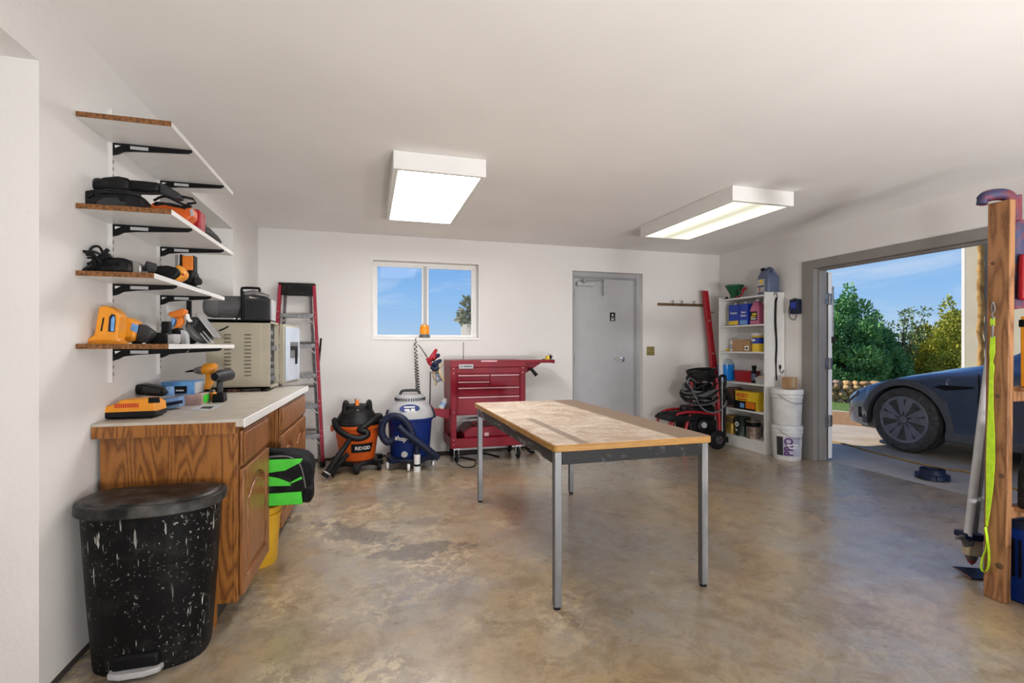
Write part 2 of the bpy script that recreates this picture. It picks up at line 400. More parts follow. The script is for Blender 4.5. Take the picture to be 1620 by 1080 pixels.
wl.bx(-2.05, L, FR-.16, B, AH, H)                 # wall above the two recesses
wl.bx(-2.05, L, 4.65, B, 0, AH).bx(-2.05, L, 2.09, 3.12, 0, AH).bx(-2.05, L, FR-.16, .9, 0, AH)
wl.bx(-2.05, -1.9, 3.12, 4.65, 0, AH).bx(-2.05, -1.65, .9, 2.09, 0, AH)
struct(wl, 'wall_left', 'wall_paint', 'textured off-white left wall with pier and recesses')
struct(MB().bx(L, R, FR-.16, FR, 0, H), 'wall_front', 'wall_smooth', 'off-white wall behind the viewer')
struct(MB().bx(-2.6, 5.0, FR-.9, 6.85, 2.72, 2.9), 'roof', 'exterior_white', 'low unseen roof slab, eaves deepened to block the sun')  # out of view; deep back eave added to keep sun out of the window
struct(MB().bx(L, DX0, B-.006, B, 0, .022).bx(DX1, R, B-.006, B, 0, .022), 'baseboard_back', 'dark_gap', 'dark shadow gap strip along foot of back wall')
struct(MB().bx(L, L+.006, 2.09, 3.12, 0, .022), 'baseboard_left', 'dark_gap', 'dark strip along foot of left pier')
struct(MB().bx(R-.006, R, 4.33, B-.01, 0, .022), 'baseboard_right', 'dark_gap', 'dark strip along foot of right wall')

# window
wn = thing('window_1', 'white sliding window with two panes in back wall', None, (.644, 5.75, WZ0), kind='structure')
fr = MB(); y0, y1 = 5.735, 5.785
fr.bx(WX0, WX1, y0, y1, WZ0, WZ0+.03).bx(WX0, WX1, y0, y1, WZ1-.035, WZ1).bx(WX0, WX0+.03, y0, y1, WZ0+.03, WZ1-.035).bx(WX1-.045, WX1, y0, y1, WZ0+.03, WZ1-.035)
build(fr, 'window_frame', 'white_paint', wn, .004)
build(MB().bx(.612, .652, y0+.005, y1-.004, WZ0+.03, WZ1-.035), 'mullion', 'light_grey', wn, .003)
for a, b_ in ((WX0+.03, .612), (.652, WX1-.045)):
    s = MB().bx(a, a+.018, y0+.012, y1-.012, WZ0+.03, WZ1-.035).bx(b_-.018, b_, y0+.012, y1-.012, WZ0+.03, WZ1-.035).bx(a+.018, b_-.018, y0+.012, y1-.012, WZ0+.03, WZ0+.046).bx(a+.018, b_-.018, y0+.012, y1-.012, WZ1-.053, WZ1-.035)
    so = build(s, 'sash', 'white_paint', wn)
    build(MB().bx(a+.018, b_-.018, 5.758, 5.762, WZ0+.046, WZ1-.053), 'pane', 'clear_glass', so)
struct(MB().bx(WX0, WX1, B-.004, 5.735, WZ0, WZ0+.012), 'trim_1', 'white_paint', 'white painted window sill')
struct(MB().bx(WX0-.012, WX0, B-.012, B, WZ0-.012, WZ1+.012).bx(WX1, WX1+.012, B-.012, B, WZ0-.012, WZ1+.012).bx(WX0, WX1, B-.012, B, WZ1, WZ1+.012).bx(WX0, WX1, B-.012, B, WZ0-.012, WZ0), 'trim_2', 'white_paint', 'thin white bead round the window opening')

# back door
dr = thing('door_1', 'grey steel door with lever handle and overhead closer', None, (2.89, 5.75, 0), kind='structure')
f = MB(); fy0, fy1 = 5.715, 5.80
f.bx(DX0, DX0+.05, fy0, fy1, 0, DZ1).bx(DX1-.05, DX1, fy0, fy1, 0, DZ1).bx(DX0+.05, DX1-.05, fy0, fy1, DZ1-.055, DZ1)
f.bx(DX0+.05, DX0+.062, fy0+.02, fy1, 0, DZ1-.055).bx(DX1-.066, DX1-.05, fy0+.02, fy1, 0, DZ1-.055).bx(DX0+.062, DX1-.066, fy0+.02, fy1, DZ1-.07, DZ1-.055)
build(f, 'door_frame', 'grey_frame', dr, .003)
lf = build(MB().bx(DX0+.064, DX1-.068, 5.745, 5.79, .01, DZ1-.072), 'door_leaf', 'grey_door', dr, .003)
p = atY(985, 568, 5.73)
h = MB(); h.lathe([(.0, 0), (.033, 0), (.033, -.008), (.014, -.012), (.012, -.055), (0, -.055)], 20, (p.x, 5.745, p.z), 'y')
h.tube(spl([(p.x, 5.695, p.z), (p.x-.03, 5.692, p.z+.002), (p.x-.075, 5.694, p.z+.006), (p.x-.115, 5.70, p.z-.002)]), [.011]*6+[.009]*13, 10)
build(h, 'lever_handle', 'chrome', lf)
a = atY(926, 449, 5.71); cl = MB().prism(rrect(a.x-.115, a.x+.12, a.z-.026, a.z+.026, .012), 'y', 5.69, 5.744)
co = build(cl, 'closer', 'light_grey', lf, .004)
arm = MB().ob((a.x+.09, 5.68, a.z+.045), (.30, .012, .014), (0, -.04, 0)).ob((a.x+.235, 5.685, a.z-.05), (.014, .012, .2)).ob((a.x-.03, 5.68, a.z+.03), (.03, .03, .05)).cyl((a.x+.235, 5.68, a.z+.05), (a.x+.235, 5.70, a.z+.05), .014, n=10)
build(arm, 'closer_arm', 'dull_steel', co)
s_ = atY(969, 501, 5.744); sg = build(MB().bx(s_.x-.038, s_.x+.038, 5.7435, 5.745, s_.z-.055, s_.z+.055), 'notice_sign', 'ink_black', lf)
q = MB().bx(s_.x-.022, s_.x+.022, 5.7428, 5.7436, s_.z-.046, s_.z-.022).lathe([(0, 0), (.016, 0), (.016, -.0008), (0, -.0008)], 16, (s_.x, 5.7436, s_.z+.022), 'y').bx(s_.x-.026, s_.x+.026, 5.7428, 5.7436, s_.z-.012, s_.z-.006)
build(q, 'sign_print', 'label_grey', sg)
for hz in (.25, 1.05, 1.85): build(MB().cyl((DX0+.062, 5.742, hz-.05), (DX0+.062, 5.742, hz+.05), .008, n=8), 'hinge', 'dull_steel', dr)

# doorway in the right wall
dw = thing('door_2', 'wide open double doorway with taupe grey steel frame', None, (4.6, 4.17, 0), kind='structure')
f = MB(); f.bx(R-.012, RO+.012, OY1-.008, OY1+.14, 0, OZ+.09).bx(R-.012, RO+.012, OY0-.14, OY0, 0, OZ+.09).bx(R-.012, RO+.012, OY0, OY1, OZ, OZ+.09)
f.bx(R+.05, RO-.03, OY1-.024, OY1-.008, 0, OZ).bx(R+.05, RO-.03, OY0, OY1-.02, OZ-.02, OZ)
build(f, 'door_frame', 'frame_taupe', dw, .004)
lf = build(MB().bx(RO+.025, RO+.068, OY1-.012, OY1+1.12, .02, OZ-.03), 'door_leaf', 'frame_taupe', dw, .004)
build(MB().bx(RO+.02, RO+.07, OY1-.018, OY1-.012, .02, OZ-.03), 'leaf_edge', 'white_paint', lf)
for hz in (.42, 1.03, 1.72):
    hg = MB().bx(RO-.035, RO+.0125, OY1-.026, OY1-.02, hz-.06, hz+.06).bx(RO+.026, RO+.068, OY1-.024, OY1-.018, hz-.06, hz+.06).cyl((RO+.02, OY1-.03, hz-.062), (RO+.02, OY1-.03, hz+.062), .009, n=8)
    build(hg, 'hinge', 'dull_steel', lf)
bt = MB().cyl((RO+.085, OY1-.01, 1.32), (RO+.085, OY1-.01, 1.86), .014, n=10).cyl((RO+.085, OY1-.01, 1.25), (RO+.085, OY1-.01, 1.32), .026, n=10, mi=1).bx(RO+.066, RO+.09, OY1-.02, OY1, 1.6, 1.64).bx(RO+.066, RO+.09, OY1-.02, OY1, 1.80, 1.84)
build(bt, 'flush_bolt', ['dull_steel', 'black_plastic'], lf)
p = atX(1262, 485, R); # small blue opener box beside the frame
bxo = thing('opener_box', 'small blue control box with wire loop beside doorway frame', 'control box', (R-.02, p.y, p.z-.08))
build(MB().bx(R-.06, R, p.y-.055, p.y+.055, p.z-.08, p.z+.08), 'case', 'navy', bxo, .008)
build(MB().bx(R-.064, R-.058, p.y-.035, p.y+.035, p.z-.02, p.z+.045), 'face_plate', 'blue', bxo)
build(MB().tube(spl([(R-.01, p.y, p.z+.085), (R-.01, p.y+.05, p.z+.09), (R-.01, p.y+.11, p.z-.02), (R-.01, p.y+.09, p.z-.12), (R-.01, p.y+.03, p.z-.14), (R-.01, p.y, p.z-.08)]), .004, 6), 'wire', 'dark_grey', bxo)
p = atY(1029, 555, B); sw = thing('light_switch', 'brass double switch plate beside the steel door', 'switch', (p.x, B, p.z-.06))
build(MB().bx(p.x-.057, p.x+.057, B-.006, B, p.z-.057, p.z+.057), 'wall_plate', 'brass', sw, .003)
for dx in (-.023, .023): build(MB().bx(p.x+dx-.005, p.x+dx+.005, B-.018, B-.006, p.z-.012, p.z+.012), 'toggle', 'tan', sw, .002)

# ceiling lights
def lamp_fixture(label, x0, x1, y0, y1, mtl, zb=2.325, group=None):
    t_ = thing('ceiling_light', label, 'ceiling light', ((x0+x1)/2, (y0+y1)/2, zb), group=group)
    hs = MB().bx(x0, x1, y0, y0+.015, zb, H).bx(x0, x1, y1-.015, y1, zb, H).bx(x0, x0+.015, y0+.015, y1-.015, zb, H).bx(x1-.015, x1, y0+.015, y1-.015, zb, H).bx(x0+.015, x1-.015, y0+.015, y1-.015, H-.02, H)
    build(hs, 'housing', 'white_paint', t_, .003)
    r_ = MB().bx(x0+.015, x1-.015, y0+.015, y0+.032, zb, zb+.014).bx(x0+.015, x1-.015, y1-.032, y1-.015, zb, zb+.014).bx(x0+.015, x0+.032, y0+.032, y1-.032, zb, zb+.014).bx(x1-.032, x1-.015, y0+.032, y1-.032, zb, zb+.014)
    build(r_, 'lens_frame', 'white_paint', t_)
    build(MB().bx(x0+.032, x1-.032, y0+.032, y1-.032, zb+.006, zb+.010), 'diffuser', mtl, t_)
    return t_
m2 = emis('lamp_tubes', (1, .95, .74), LAMP2); n2 = m2.node_tree.nodes; l2 = m2.node_tree.links
t2 = n2.new('ShaderNodeTexCoord'); s2 = n2.new('ShaderNodeSeparateXYZ'); l2.new(t2.outputs['Object'], s2.inputs[0])
ab = n2.new('ShaderNodeMath'); ab.operation = 'ABSOLUTE'; l2.new(s2.outputs['X'], ab.inputs[0])
mr = n2.new('ShaderNodeMapRange'); l2.new(ab.outputs[0], mr.inputs[0]); mr.inputs[1].default_value = .01; mr.inputs[2].default_value = .15; mr.inputs[3].default_value = LAMP2*.55; mr.inputs[4].default_value = LAMP2*1.15; mr.interpolation_type = 'SMOOTHSTEP'
em = [q for q in n2 if q.type == 'EMISSION'][0]; l2.new(mr.outputs[0], em.inputs[1])
lamp_fixture('white box ceiling light with bright even panel, the left one', .152, .745, 3.17, 4.50, 'lamp_main')
lamp_fixture('white box ceiling light with two warm glowing tubes behind its panel', 2.66, 3.24, 3.15, 4.48, 'lamp_tubes')
# two fill lights added behind the viewer, turned up to brighten the ceiling
def fill_light(label, x, y, rz, pw=1.0):
    t_ = thing('fill_light', label, 'fill light', (x, y, 0), rz, group='added fill lights behind the viewer')
    for k_ in (-1, 1): build(MB().tube(spl([(k_*.24, -.2, .012), (k_*.24, .2, .012), (k_*.24, .12, .03), (k_*.26, 0, .36)], 4), .012, 8), 'stand_leg', 'black_metal', t_, local=True)
    hd = MB().loft([[(-.18, -.13, .24), (.18, -.13, .24), (.18, .13, .24), (-.18, .13, .24)], [(-.24, -.20, .34), (.24, -.20, .34), (.24, .20, .34), (-.24, .20, .34)]])
    build(hd, 'lamp_head', 'yellow', t_, local=True, bevel=.006)
    build(MB().cyl((-.28, 0, .32), (.28, 0, .32), .012, n=12), 'swivel', 'black_plastic', t_, local=True)
    ld_ = bpy.data.lights.new('fill_light_lamp', 'AREA'); ld_.shape = 'RECTANGLE'; ld_.size = .46; ld_.size_y = .36; ld_.energy = FILL*pw; ld_.color = (.985, .99, 1); ld_.spread = radians(140)
    lo_ = bpy.data.objects.new('fill_light_lamp', ld_); COL.objects.link(lo_); lo_.parent = t_; lo_.location = (0, 0, .52); lo_.rotation_euler = (pi-radians(50), 0, 0)
fill_light('yellow floor lamp added as fill light behind the viewer, left one', .9, -2.4, .0, 1.0)
fill_light('yellow floor lamp added as fill light behind the viewer, right one', 2.9, -2.5, -.28, 1.3)

# ================================================================== outdoors
struct(MB().bx(RO, 8.6, -4, 14, -.12, -.002), 'apron', 'concrete_out', 'pale concrete driveway outside the doorway')
struct(MB().add([(-300,-300,-.06),(500,-300,-.06),(500,600,-.06),(-300,600,-.06)], [(0,1,2,3)]), 'ground', 'dry_field', 'dry tan field out to the horizon')
a, b_, c_, d_ = atZ(1300, 672, -.03), atZ(1430, 672, -.03), atZ(1430, 650, -.03), atZ(1300, 650, -.03)
def strip(p0, p1, back, ext, z, name, mt, lab, kind):
    v = (p1-p0).normalized(); q0 = p0-v*ext; q1 = p1+v*ext; nrm = Vector((-v.y, v.x, 0))
    if nrm.x < 0: nrm = -nrm
    mb = MB(); nn = 24; rings = []
    for i in range(nn+1):
        p_ = q0.lerp(q1, i/nn); row = []
        for j in range(7): row.append((p_+nrm*back*j/6)+Vector((0, 0, z+(random.random()*.03 if 0 < j < 6 else 0)-p_.z)))
        rings.append(row)
    mb.loft(rings, cap=False, closed=False)
    return tag(build(mb, name, mt), lab, None, None, kind)
v1 = Vector((4.75, 7.6, 0)); v2 = Vector((8.6, 4.6, 0))
# frontal direction of the view through the doorway
vd = Vector(ray(1320, 547)); vd.z = 0; vd.normalize(); vr = Vector((vd.y, -vd.x, 0))
P0 = vd*(7.55/cos(math.atan((1320-CX)/F)))*1.0
def fpt(dist, side): q_ = vd*dist+vr*side; return Vector((q_.x, q_.y, 0))
kk = 1/cos(math.atan((1320-CX)/F))
d1, d2, d3 = 7.6*kk, 9.3*kk, 10.6*kk
def bed(da, db, z, name, mt, lab, kind='structure', bump=.03, nn=40):
    rings = []
    for i in range(nn+1):
        s0 = -3.2+9*i/nn; row = []
        for j in range(9):
            q_ = fpt(da+(db-da)*j/8, s0); q_.z = z+(random.random()*bump if 0 < j < 8 else -.03); row.append(q_)
        rings.append(row)
    o = build(MB().loft(rings, cap=False, closed=False), name, mt, sharp=80); tag(o, lab, None, None, kind); return o
bed(d1, d2, .0, 'mulch_bed', 'mulch', 'brown bark mulch bed beyond the driveway')
bed(d2, d3+.4, .0, 'lawn', 'grass', 'strip of green lawn between mulch and stone wall', bump=.02)
# stacked stone wall
sw_ = thing('stone_wall', 'low dry-stacked wall of tan and brown stones beyond lawn', 'wall', fpt(d3+.2, 0))
protos = []
for k_ in range(8):
    mb = MB(); rx, ry, rz = .16+.06*random.random(), .16, .075+.02*random.random()
    ring = []
    for zi, sc_ in ((-1, .72), (-.3, 1), (.4, .97), (1, .66)):
        ring.append([(rx*sc_*(cos(2*pi*i/7)+random.uniform(-.12, .12)), ry*sc_*(sin(2*pi*i/7)+random.uniform(-.1, .1)), rz*(zi+random.uniform(-.12, .12))) for i in range(7)])
    mb.loft(ring); me_o = build(mb, 'stone', 'stone%d' % (k_ % 4), sw_, local=True, sharp=60); protos.append(me_o)
cnt = 0
for row in range(6):
    s0 = -2.6+random.random()*.1
    while s0 < 3.2:
        pr = protos[cnt % 8] if cnt >= 8 else None
        st = protos[cnt] if cnt < 8 else protos[random.randrange(8)].copy()
        if cnt >= 8: COL.objects.link(st)
        wdt = random.uniform(.12, .21)
        q_ = vr*(s0+wdt/2)+vd*random.uniform(-.03, .03); st.location = (q_.x, q_.y, .04+row*.076); st.rotation_euler = (random.uniform(-.15, .15), random.uniform(-.25, .25), -YAW*2.2+random.uniform(-.15, .15)+(pi if random.random() < .5 else 0))
        st.scale = (wdt/.34, .8, random.uniform(.58, .74)); s0 += wdt; cnt += 1

def leaves(mb, clumps, n_, size, up=.3, flat=0):
    tot = sum(c_[1][0]*c_[1][1]*c_[1][2] for c_ in clumps)
    for cc, rr in clumps:
        for i in range(int(n_*rr[0]*rr[1]*rr[2]/tot)):
            d = Vector((random.gauss(0, 1), random.gauss(0, 1), random.gauss(0, 1))).normalized()*random.uniform(.55, 1.05)
            p_ = Vector(cc)+Vector((d.x*rr[0], d.y*rr[1], d.z*rr[2]))
            a_ = (d+Vector((random.uniform(-.7, .7), random.uniform(-.7, .7), up+random.uniform(-.6, .6)))).normalized()
            b2 = a_.orthogonal().normalized(); b2.rotate(Matrix.Rotation(random.uniform(0, 2*pi), 3, a_))
            s1 = size*random.uniform(.6, 1.4)
            k0 = len(mb.v); mid = p_+a_*s1*.5
            mb.v += [tuple(p_), tuple(mid+b2*s1*.24), tuple(p_+a_*s1), tuple(mid-b2*s1*.24)]; mb.f.append((k0, k0+1, k0+2, k0+3)); mb.m.append(0)
def leafmat(name, c1, c2):
    m_ = mat(name, c1, .7, col2=c2, scale=2.5, thr=(.35, .65)); b0 = m_.node_tree.nodes['Principled BSDF']
    return m_
leafmat('juniper', (.20, .46, .16), (.09, .26, .09)); leafmat('olive_leaf', (.20, .30, .11), (.11, .18, .06)); leafmat('yellow_leaf', (.58, .56, .08), (.30, .36, .05)); mat('bark', (.10, .07, .045), .9, var=.3, scale=14)
def tree(name, lab, base, clumps, n_, size, mt, trunk_h, branches=(), tr=.08):
    t_ = thing(name, lab, 'tree', base, group='bushes beyond the driveway')
    mb = MB(); leaves(mb, [(Vector(base)+Vector(c), r_) for c, r_ in clumps], n_, size)
    build(mb, 'foliage', mt, t_)
    tb = MB().tube(spl([Vector(base)+Vector((0,0,-.05)), Vector(base)+Vector((.05,.03,trunk_h*.5)), Vector(base)+Vector((-.03,.05,trunk_h))], 4), [tr*(1-.07*i) for i in range(9)], 8)
    for b3 in branches: tb.tube(spl([Vector(base)+Vector(q_) for q_ in b3], 4), [.03*(1-.8*i/((len(b3)-1)*4)) for i in range((len(b3)-1)*4+1)], 6)
    build(tb, 'trunk', 'bark', t_)
    return t_
def clump_set(seed, w_, h_, n_, z0=.2, pw=1.0):
    random.seed(seed); o = []
    for i in range(n_):
        z_ = z0+(h_-z0)*(i+.5)/n_; wv_ = w_*(1-((z_-z0)/(h_-z0))**1.6*.75)
        for k_ in range(5 if z_ < h_*.6 else (3 if z_ < h_*.85 else 1)):
            a_ = random.uniform(0, 2*pi); r_ = wv_*random.uniform(.35, .7)
            o.append(((r_*cos(a_), r_*sin(a_), z_+random.uniform(-.1, .1)), (wv_*.42, wv_*.42, h_/n_*random.uniform(.7, 1.2))))
    return o
def dpt(x, dep):   # ground point below pixel column x at camera depth dep
    r_ = ray(x, 547); return Vector((r_[0]*dep, r_[1]*dep, 0))
tree('juniper_bush', 'tall dense dark green juniper nearest the open door leaf', dpt(1336, 12.2), clump_set(1, .95, 2.62, 9), 34000, .085, 'juniper', 1.9)
tree('juniper_bush', 'lower feathery green juniper right of the tall dark one', dpt(1378, 12.6), clump_set(2, .85, 1.95, 6), 26000, .085, 'juniper', 1.2)
random.seed(5)
bq = dpt(1424, 12.8); br = []; cl_ = []
for i in range(11):
    a_ = random.uniform(0, 2*pi); rr_ = random.uniform(.2, .75); zt = random.uniform(1.2, 2.15)
    tip = (rr_*cos(a_), rr_*sin(a_), zt); br.append([(0, 0, .1), (tip[0]*.4, tip[1]*.4, zt*.55), tip])
    for q_ in (.7, .85, 1.0): cl_.append(((tip[0]*q_, tip[1]*q_, zt*q_), (.14, .14, .12)))
cl_ += [((random.uniform(-.7, .7), random.uniform(-.5, .5), random.uniform(.2, .75)), (.3, .3, .25)) for _ in range(8)]
tree('sparse_shrub', 'sparse thin-branched shrub between juniper and yellowish bush', bq, cl_, 7000, .075, 'olive_leaf', .9, br, .05)
tree('yellow_bush', 'sunlit yellow-green bush above the car bonnet', dpt(1500, 12.5), clump_set(9, 1.05, 2.2, 6), 32000, .075, 'yellow_leaf', 1.4)
tree('yellow_bush', 'smaller yellow-green bush left of the sunlit large one', dpt(1462, 13.2), clump_set(12, .7, 1.45, 5), 16000, .075, 'yellow_leaf', .9)
random.seed(21)
# beige wing of the house beyond the car
hp = dpt(1526, 9.4)
hw = thing('house_wing', 'beige stucco building corner with rough brown post beyond car', 'building', hp)
mat('stucco', (.46, .44, .36), .85, var=.12, scale=2, bump=.4, bscale=60); mat('rough_cedar', (.50, .30, .10), .9, col2=(.26, .14, .04), scale=9, bump=1, bscale=25)
build(MB().bx(hp.x, hp.x+.3, hp.y-3.6, hp.y, -.05, 3.2), 'corner_wall', 'stucco', hw)
build(MB().bx(hp.x-.004, hp.x+.34, hp.y-.006, hp.y+.05, -.05, 3.2), 'corner_trim', 'white_paint', hw)
pp = dpt(1551.5, 9.4); pts = []
q_ = atX(1551.5, 547, hp.x-.07)
pts = [(q_.x+random.uniform(-.012, .012), q_.y+random.uniform(-.012, .012), z_*.1) for z_ in range(33)]
build(MB().tube(pts, [.045+random.uniform(-.008, .008) for _ in pts], 10), 'rough_post', 'rough_cedar', hw)
# planter seen through the right end of the window
pl = thing('window_planter', 'white planter with grey-green leaves outside right window pane', 'planter', (0, 0, 0))
c0 = atY(738.5, 520, 6.15); pl.location = (c0.x, 6.15, -.06); ORG[pl.name] = Vector((c0.x, 6.15, -.06))
zr = atY(738, 513, 6.15).z; zt = atY(738, 474, 6.15).z
build(MB().lathe([(.06, -.06), (.065, .8), (.072, zr-.02), (.08, zr), (.07, zr), (0, zr-.03)], 20, (c0.x, 6.15, 0)), 'pot', 'exterior_white', pl)
mb = MB(); leaves(mb, [((c0.x, 6.15, (zr+zt)/2+.02), (.075, .075, (zt-zr)/2)), ((c0.x-.02, 6.12, zr+.07), (.09, .08, .07))], 420, .06); mat('sage', (.16, .22, .15), .8, col2=(.4, .42, .36), scale=30)
build(mb, 'foliage', 'sage', pl)
# ================================================================== worktable
tt = thing('work_table', 'long steel-legged work table with worn dusty plywood top', 'table', (.83, 2.13, 0))
TX0, TX1, TY0, TY1, TZ = .82, 1.675, 2.13, 3.90, .765
m = mat('table_ply', (.5, .36, .25), .65); n = m.node_tree.nodes; l = m.node_tree.links; b = n['Principled BSDF']; t = n.new('ShaderNodeTexCoord')
sx_ = n.new('ShaderNodeSeparateXYZ'); l.new(t.outputs['Object'], sx_.inputs[0])
base = ramp(noise(5, 8, .7, .8), .38, .62, (.40, .275, .19, 1), (.62, .52, .42, 1))
base = mixc(ramp(noise(22, 8, .75, 1), .52, .66), base, (.70, .63, .54, 1))
rt = ramp(math_('ADD', sx_.outputs['X'], math_('MULTIPLY', noise(8, 4), .03)), .655, .665)
base = mixc(rt, base, (.255, .175, .12, 1))
bd = math_('MULTIPLY', ramp(sx_.outputs['X'], .115, .12), ramp(sx_.outputs['X'], .165, .17, (1,1,1,1), (0,0,0,1)))
bd = math_('MULTIPLY', bd, ramp(math_('MULTIPLY', sx_.outputs['Y'], .5), .40, .44, (1,1,1,1), (0,0,0,1)))
base = mixc(math_('MULTIPLY', bd, .75), base, (.22, .15, .105, 1))
l.new(base, b.inputs['Base Color'])
mat('ply_edge', (.42, .23, .06), .6, col2=(.30, .14, .03), scale=20, stretch=(.3, .3, 3))
mat('apron_worn', (.03, .03, .032), .5, col2=(.45, .44, .42), scale=14, thr=(.56, .68), stretch=(.4, .25, 1))
mat('apron_black', (.012, .0125, .0135), .5, col2=(.07, .07, .07), scale=30, thr=(.6, .75), spec=.25)
mat('leg_steel', (.17, .175, .185), .42, .5, col2=(.30, .30, .31), scale=10, thr=(.5, .75), stretch=(1, 1, .3))
tp = MB().prism(rrect(TX0, TX1, TY0, TY1, .018), 'z', TZ-.034, TZ-.002)
build(tp, 'table_top', 'ply_edge', tt, .003)
build(MB().prism(rrect(TX0+.003, TX1-.003, TY0+.003, TY1-.003, .018), 'z', TZ-.003, TZ), 'top_veneer', 'table_ply', tt)
az0, az1 = TZ-.034-.062, TZ-.034
build(MB().bx(TX0+.045, TX1-.05, TY0+.012, TY0+.042, az0, az1), 'apron', 'apron_black', tt, .002)
build(MB().bx(TX0+.045, TX1-.05, TY1-.06, TY1-.03, az0, az1), 'apron', 'apron_black', tt, .002)
build(MB().bx(TX0+.012, TX0+.042, TY0+.042, TY1-.06, az0, az1), 'apron', 'apron_worn', tt, .002)
build(MB().bx(TX1-.05, TX1-.02, TY0+.042, TY1-.06, az0, az1), 'apron', 'apron_worn', tt, .002)
for x_, y_ in ((TX0+.024, TY0+.026), (TX1-.035, TY0+.026), (TX0+.024, TY1-.10), (TX1-.06, TY1-.09)):
    lg = build(MB().bx(x_-.018, x_+.018, y_-.018, y_+.018, .012, az1), 'leg', 'leg_steel', tt, .003)
    build(MB().cyl((x_, y_, 0), (x_, y_, .012), .017, n=12), 'foot_cap', 'black_plastic', lg)

# ================================================================== worktop and cabinets
CO, CR = Vector((-.52, 2.40, 0)), radians(-1.85)
def crect(c, r0): return c
wt = thing('worktop', 'cream laminate worktop on the oak base cabinets', 'worktop', CO+Vector((0,0,.868)), CR)
build(MB().bx(-.565, 0, 0, 1.87, 0, .034), 'slab', 'counter_laminate', wt, .004, local=True)
build(MB().bx(-.002, .004, .004, 1.868, -.006, .035), 'front_edge', 'white_melamine', wt, .003, local=True)
build(MB().bx(-.56, -.03, -.004, .02, -.028, .021), 'end_cleat', 'oak', wt, local=True)
def arch_pts(y0, y1, z, rise, n_=10): return [(y0+(y1-y0)*i/n_, z+rise*max(0, sin(pi*((i/n_)-.12)/.76) if .12 < i/n_ < .88 else 0)**.8) for i in range(n_+1)]
def arch_door(root, y0, y1, z0, z1, x):
    sw_ = .058; mb = MB()
    mb.bx(x, x+.02, y0, y0+sw_, z0, z1).bx(x, x+.02, y1-sw_, y1, z0, z1).bx(x, x+.02, y0+sw_, y1-sw_, z0, z0+.065)
    ar = arch_pts(y0+sw_, y1-sw_, z1-.115, .05)
    mb.prism([(y0+sw_, z1)]+ar+[(y1-sw_, z1)], 'x', x, x+.02)
    d = build(mb, 'door', 'oak_door', root, .004, local=True)
    build(MB().prism([(y0+sw_, z0+.06), (y1-sw_, z0+.06)]+[(q[0], q[1]+.003) for q in ar[::-1]], 'x', x+.002, x+.008), 'panel_field', 'oak_door', d, local=True)
    a2 = arch_pts(y0+sw_+.032, y1-sw_-.032, z1-.148, .05)
    build(MB().prism([(y0+sw_+.032, z0+.095), (y1-sw_-.032, z0+.095)]+a2[::-1], 'x', x+.006, x+.018), 'raised_panel', 'oak_door', d, .006, local=True)
    return d
def cabinet(label, y0, y1, ndoor):
    c = thing('base_cabinet', label, 'cabinet', CO, CR, group='oak base cabinets')
    x0, x1, zt = -.545, -.03, .865
    build(MB().bx(x0, x1-.02, y0+.018, y1-.018, .10, zt-.02), 'carcass', 'oak', c, local=True)
    for y_ in (y0, y1-.018):
        build(MB().prism([(x0, 0), (x1-.085, 0), (x1-.085, .095), (x1-.02, .095), (x1-.02, zt), (x0, zt)], 'y', y_, y_+.018), 'side_panel', 'oak', c, local=True)
    build(MB().bx(x1-.11, x1-.095, y0+.018, y1-.018, 0, .10), 'toe_kick', 'dark_gap', c, local=True)
    f = MB().bx(x1-.02, x1, y0, y0+.035, .095, zt).bx(x1-.02, x1, y1-.035, y1, .095, zt).bx(x1-.02, x1, y0+.035, y1-.035, .095, .13).bx(x1-.02, x1, y0+.035, y1-.035, zt-.035, zt).bx(x1-.02, x1, y0+.035, y1-.035, .66, .69)
    build(f, 'face_frame', 'oak', c, .002, local=True)
    dz0, dz1 = .685, .845
    db = MB().prism(rrect(y0+.02, y1-.02, dz0, dz1, .008), 'x', x1+.001, x1+.013)
    d = build(db, 'drawer_front', 'oak_door', c, .004, local=True)
    build(MB().bx(x1+.012, x1+.021, y0+.034, y1-.034, dz0+.014, dz1-.014), 'raised_field', 'oak_door', d, .006, local=True)
    ww = (y1-y0-.03)/ndoor
    for i in range(ndoor): arch_door(c, y0+.017+i*ww, y0+.013+(i+1)*ww-.004, .115, .672, x1+.001)
    return c
cabinet('oak base cabinet with one drawer and one arched door, behind the waste bin', .03, .56, 1)
cabinet('oak base cabinet with wide drawer and two arched doors, by the ladder', .86, 1.83, 2)

# ================================================================== waste bin
tc_ = thing('waste_bin', 'black plaster-splashed pedal bin in front of the oak cabinet', 'waste bin', (-.815, 2.27, 0))
m = mat('bin_black', (.014, .014, .015), .5, spec=.12); n = m.node_tree.nodes; l = m.node_tree.links; b = n['Principled BSDF']; t = n.new('ShaderNodeTexCoord')
mpv = n.new('ShaderNodeMapping'); mpv.inputs['Scale'].default_value = (1, 1, .11); mpv.inputs['Rotation'].default_value = (0, .18, 0); l.new(t.outputs['Object'], mpv.inputs[0])
drip = math_('MULTIPLY', ramp(noise(85, 4, .5, 0, mpv.outputs[0]), .63, .66), ramp(noise(4, 3), .44, .55))
spk = math_('MULTIPLY', ramp(noise(75, 4, .6), .63, .67), ramp(noise(5, 3, .5, 1), .40, .58))
smear = math_('MULTIPLY', ramp(noise(7, 7, .75), .5, .72), .09)
base = mixc(smear, (.006, .006, .0065, 1), (.22, .21, .2, 1)); base = mixc(math_('MAXIMUM', drip, spk), base, (.45, .44, .42, 1)); l.new(base, b.inputs['Base Color'])
m = mat('bin_lid', (.009, .009, .0095), .42, spec=.3, col2=(.11, .105, .10), scale=11, thr=(.45, .8), detail=8, bump=.15, bscale=40)
